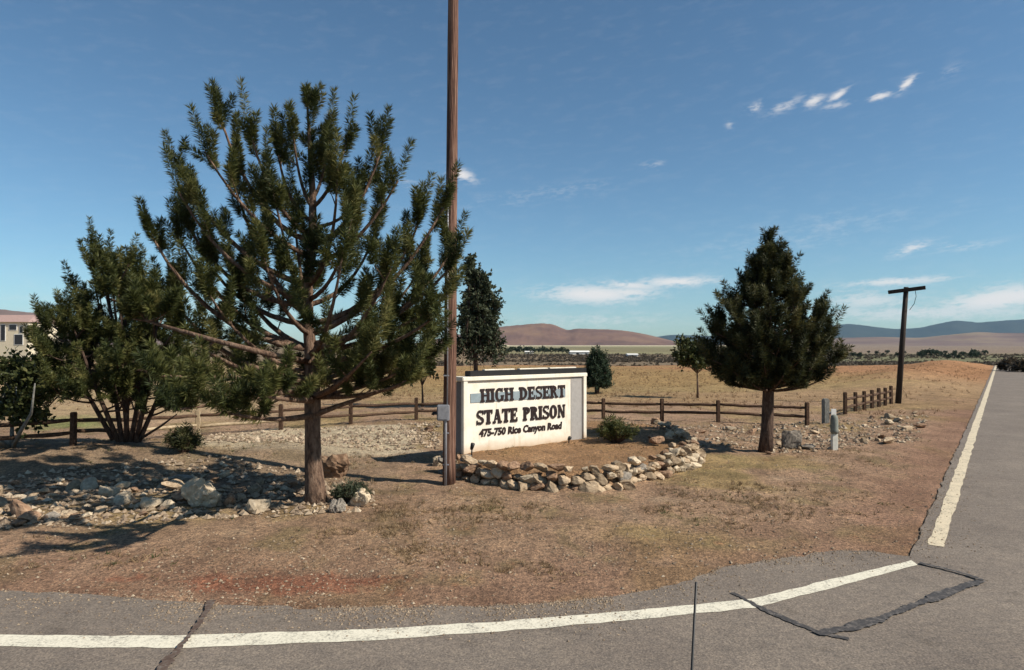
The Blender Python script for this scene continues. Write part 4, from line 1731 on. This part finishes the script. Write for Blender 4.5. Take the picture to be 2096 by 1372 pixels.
def barn(px0, px1, ytop, ybase, D, label):
    a, c = at(px0, ybase, D), at(px1, ybase, D)
    z = GZ(a.x, D)
    k = D / F
    L = c.x - a.x
    H = (ybase - ytop) * k
    root = empty('barn', (a.x, D, z), label, 'building', 'white buildings in the valley')
    w = MB()
    w.box((L / 2, 6, H * .35), (L, 12, H * .7))
    w.build('wall', M['white_wall'], root)
    r = MB()
    r.add([(-.6, -.6, H * .7), (L + .6, -.6, H * .7), (L + .6, 12.6, H * .7), (-.6, 12.6, H * .7), (-.6, 6, H * 1.1), (L + .6, 6, H * 1.1)],
          [(0, 1, 5, 4), (2, 3, 4, 5), (1, 2, 5), (3, 0, 4), (3, 2, 1, 0)])
    r.build('roof', M['white_wall'], root)
    d = MB()
    d.box((L * .4, -.05, H * .25), (L * .12, .1, H * .5))
    d.build('door', M['glass'], root)


barn(1166, 1206, 719, 726, 660, 'long low white barn left of the bluish pine')
barn(1286, 1306, 726, 731, 560, 'small white shed among the sagebrush right of the bluish pine')
barn(1075, 1092, 718, 723, 720, 'short white building by the valley trees left of the long barn')


# ------------------------------------------------------------------ valley trees, sagebrush, grass, gravel
def valley_trees():
    rng = np.random.default_rng(8)
    protos = []
    for s in range(3):
        A, B = [], []
        for i in range(60):
            v = rng.normal(size=3)
            v /= np.linalg.norm(v)
            r = rng.random() ** .4
            c = np.array([v[0] * .45 * r, v[1] * .45 * r, .62 + v[2] * .40 * r])
            A.append(c)
            B.append(c + rng.normal(0, .06, 3) + np.array([0, 0, .08]))
        V, tint = brushes(A, B, 22, .10, .07, rng, spread=(30, 95))
        me = tri_mesh('crown', V, 4, {'tint': tint})
        me.materials.append(M['needle_far'])
        mb = MB()
        mb.tube([(0, 0, -.05), (.01, 0, .3), (0, 0, .6)], [.03, .024, .012], 6)
        tm = mb.mesh('trunk')
        tm.materials.append(M['bark_dark'])
        protos.append((tm, me))
    spots = []
    rr = random.Random(4)
    for i in range(17):
        spots.append((1042 + i * 7.3 + rr.uniform(-3, 3), 712 + rr.uniform(-2, 1), rr.uniform(640, 760), rr.uniform(5.0, 8.0), 'dark tree in the row left of the long white barn', 'trees in the row by the barn'))
    for i in range(20):
        spots.append((1880 + i * 7.0 + rr.uniform(-4, 4), 735, rr.uniform(430, 620), rr.uniform(3.5, 6.0), 'dark green tree in the far belt right of the pole with crossarm', 'trees in the far belt beyond the pole'))
    for i in range(9):
        spots.append((1735 + i * 14 + rr.uniform(-5, 5), 740, rr.uniform(450, 700), rr.uniform(2.5, 4.5), 'small green tree in the valley left of the pole with crossarm', 'trees in the valley left of the far pole'))
    for i, (px, _, D, h, lab, grp) in enumerate(spots):
        p = at(px, 720, D)
        p.z = GZ(p.x, p.y)
        r = empty('valley_tree', p, lab, 'tree', grp, rr.uniform(0, 6.28))
        tm, cm = protos[i % 3]
        s = h
        for nm, me in (('trunk', tm), ('crown', cm)):
            o = bpy.data.objects.new(nm, me)
            COL.objects.link(o)
            o.parent = r
            o.scale = (s * rr.uniform(1.0, 1.3), s * rr.uniform(1.0, 1.3), s)


valley_trees()


def clump_field(name, pts, size, nb, mat, label, cat, seed, wid=.12, up=.6):
    """many small tufts as ONE mesh of blades"""
    rng = np.random.default_rng(seed)
    P = np.asarray(pts)
    n = len(P)
    sz = size * (.6 + .8 * rng.random(n))
    D = rng.normal(size=(n, nb, 3))
    D[..., 2] = np.abs(D[..., 2]) + up
    D /= np.linalg.norm(D, axis=2, keepdims=True)
    base = P[:, None, :] + rng.normal(0, .22, (n, nb, 3)) * sz[:, None, None] * np.array([1, 1, 0])
    ln = sz[:, None] * (.6 + .6 * rng.random((n, nb)))
    tip = base + D * ln[..., None]
    W = np.cross(D, rng.normal(size=(n, nb, 3)))
    W /= np.linalg.norm(W, axis=2, keepdims=True)
    w = (ln * wid)[..., None]
    V = np.stack([base - W * w, base + W * w, tip], 2).reshape(-1, 3)
    tint = np.clip(rng.normal(.45, .22, (n, 1)) + rng.normal(0, .12, (n, nb)), 0, 1).ravel()
    o = link(name, tri_mesh(name, V, 3, {'tint': tint}), mat)
    return tag(o, label, cat, None, 'stuff')


def field_points(n, y0, y1, seed, dens=None, half=44, power=1.0):
    rng = np.random.default_rng(seed)
    out = []
    a = np.radians(rng.uniform(-half, half, n * 3))
    u = rng.random(n * 3) ** power
    r = 1.0 / (1 / y1 + (1 / y0 - 1 / y1) * u)
    x, y = r * np.tan(a), r
    k = np.ones(len(x), bool)
    if dens is not None:
        k = dens(x, y) > rng.random(len(x))
    x, y = x[k][:n], y[k][:n]
    return np.stack([x, y, ground_z(x, y)], 1)


def verge_d(x, y):
    sd = sdist(x, y, ROAD_POLY)
    n = fbm(x * .7 + 3, y * .7, 4)
    n2 = fbm(x * 3.1 + 13, y * 3.1, 3)
    return (sd > .12) * np.clip((n - .45) * 5, .02, 1) * np.clip((n2 - .4) * 5, .03, 1) * sstep(.1, 1.2, sd)


clump_field('dry_grass', field_points(15000, 7.0, 24, 1, verge_d), .055, 7, M['straw'], 'short dry straw grass on the verge round the sign', 'grass', 1, .07, .5)
clump_field('green_grass', field_points(2600, 7.5, 20, 2, lambda x, y: verge_d(x, y) * (fbm(x * .5 + 9, y * .5, 3) > .52)), .05, 6, M['leaf_olive'],
            'thin olive weeds among the dry verge grass', 'weeds', 2, .09, .5)
clump_field('field_grass', field_points(9000, 23, 76, 3, lambda x, y: (sdist(x, y, ROAD_POLY) > .5) * np.clip((fbm(x * .12, y * .3, 4) - .35) * 3.5, .05, 1) * np.clip((y - 20) / 35, .15, 1)), .13, 6, M['ochre'],
            'tall ochre dry grass in the field past the rail fence', 'grass', 3, .06, .7)


def sage_d(x, y):
    return np.clip((fbm(x * .012, y * .02, 4) - .34) * 4, .04, 1)


clump_field('sagebrush', field_points(15000, 190, 680, 4, lambda x, y: sage_d(x, y) * (x > -30)), 1.15, 14, M['sage'], 'grey brown sagebrush covering the valley floor', 'sagebrush', 4, .34, .05)


def gravel():
    rng = np.random.default_rng(6)
    p = field_points(9000, 6.2, 20, 7, lambda x, y: (sdist(x, y, ROAD_POLY) > -.22) * np.clip((fbm(x * .9 + 60, y * .9, 3) - .3) * 2.5, .08, 1))
    q = []
    for poly, n in (([(-30, 985), (430, 955), (640, 975), (770, 1010), (765, 1045), (650, 1058), (300, 1072), (-30, 1095)], 1900), ([(400, 940), (420, 892), (700, 875), (845, 880), (850, 925)], 1300),
                    ([(1215, 885), (1500, 872), (1900, 850), (1880, 905), (1600, 935), (1440, 908)], 1300), ([(815, 872), (900, 866), (900, 925), (845, 915)], 400)):
        xs, ys = [a[0] for a in poly], [a[1] for a in poly]
        x, y = rng.uniform(min(xs), max(xs), n * 2), rng.uniform(min(ys), max(ys), n * 2)
        k = inside(x, y, poly)
        for a, b in list(zip(x[k], y[k]))[:n]:
            q.append(tuple(flat(a, b)))
    q = np.array(q)
    q = np.column_stack([q, ground_z(q[:, 0], q[:, 1])])
    P = np.vstack([p, q])
    # grains of the shoulder spilt over the edge of the asphalt
    e = field_points(60000, 5.6, 16, 17, lambda x, y: (lambda d: np.where((d < .03) & (d > -.9), np.exp(d / .22) * (.25 + .75 * (fbm(x * 1.3, y * 1.3, 3) > .5)), 0))(sdist(x, y, ROAD_POLY)))[:9000]
    e[:, 2] = ROAD_Z
    P = np.vstack([P, e])
    n = len(P)
    s = np.concatenate([.006 + .018 * rng.random(len(p)) ** 4, .022 + .055 * rng.random(len(q)) ** 2.2, .004 + .011 * rng.random(len(e)) ** 2])
    octv = np.array([(1, 0, 0), (0, 1, 0), (-1, 0, 0), (0, -1, 0), (0, 0, .7), (0, 0, -.5)], float)
    tri = np.array([(0, 1, 4), (1, 2, 4), (2, 3, 4), (3, 0, 4), (1, 0, 5), (2, 1, 5), (3, 2, 5), (0, 3, 5)])
    a = rng.random(n) * 6.28
    ca, sa = np.cos(a), np.sin(a)
    O = octv[None] * (1 + rng.normal(0, .22, (n, 6, 3)))
    X = O[..., 0] * ca[:, None] - O[..., 1] * sa[:, None]
    Y = O[..., 0] * sa[:, None] + O[..., 1] * ca[:, None]
    Vv = np.stack([X, Y, O[..., 2]], -1) * s[:, None, None] + P[:, None, :] + np.array([0, 0, 1]) * (s * .2)[:, None, None]
    T = Vv[:, tri, :].reshape(-1, 3)
    tv = np.clip(rng.normal(.5, .25, n), 0, 1)
    tv[:len(p)] *= .8
    tv[len(p) + len(q):] *= .75
    tint = np.repeat(tv, 8)
    m = mat_needles('gravel stones', (.12, .085, .06), (.27, .20, .135), (.46, .37, .265), .95, 0.0)
    o = link('gravel', tri_mesh('gravel', T, 3, {'tint': tint}), m)
    tag(o, 'small loose stones lying on the verge and the rock beds', 'gravel', None, 'stuff')


gravel()

# ------------------------------------------------------------------ the air
def haze():
    mb = MB()
    mb.box((0, 0, 395), (33000, 33000, 830))
    m = bpy.data.materials.new('haze air')
    m.use_nodes = True
    N, L = m.node_tree.nodes, m.node_tree.links
    N.clear()
    out = N.new('ShaderNodeOutputMaterial')
    v = N.new('ShaderNodeVolumePrincipled')
    v.inputs['Color'].default_value = (.50, .74, 1.0, 1)
    v.inputs['Density'].default_value = 2.1e-5
    v.inputs['Anisotropy'].default_value = 0.0
    L.new(v.outputs[0], out.inputs['Volume'])
    tag(mb.build('haze', m), 'thin blue haze over the valley and mountains', 'haze', None, 'stuff')


haze()
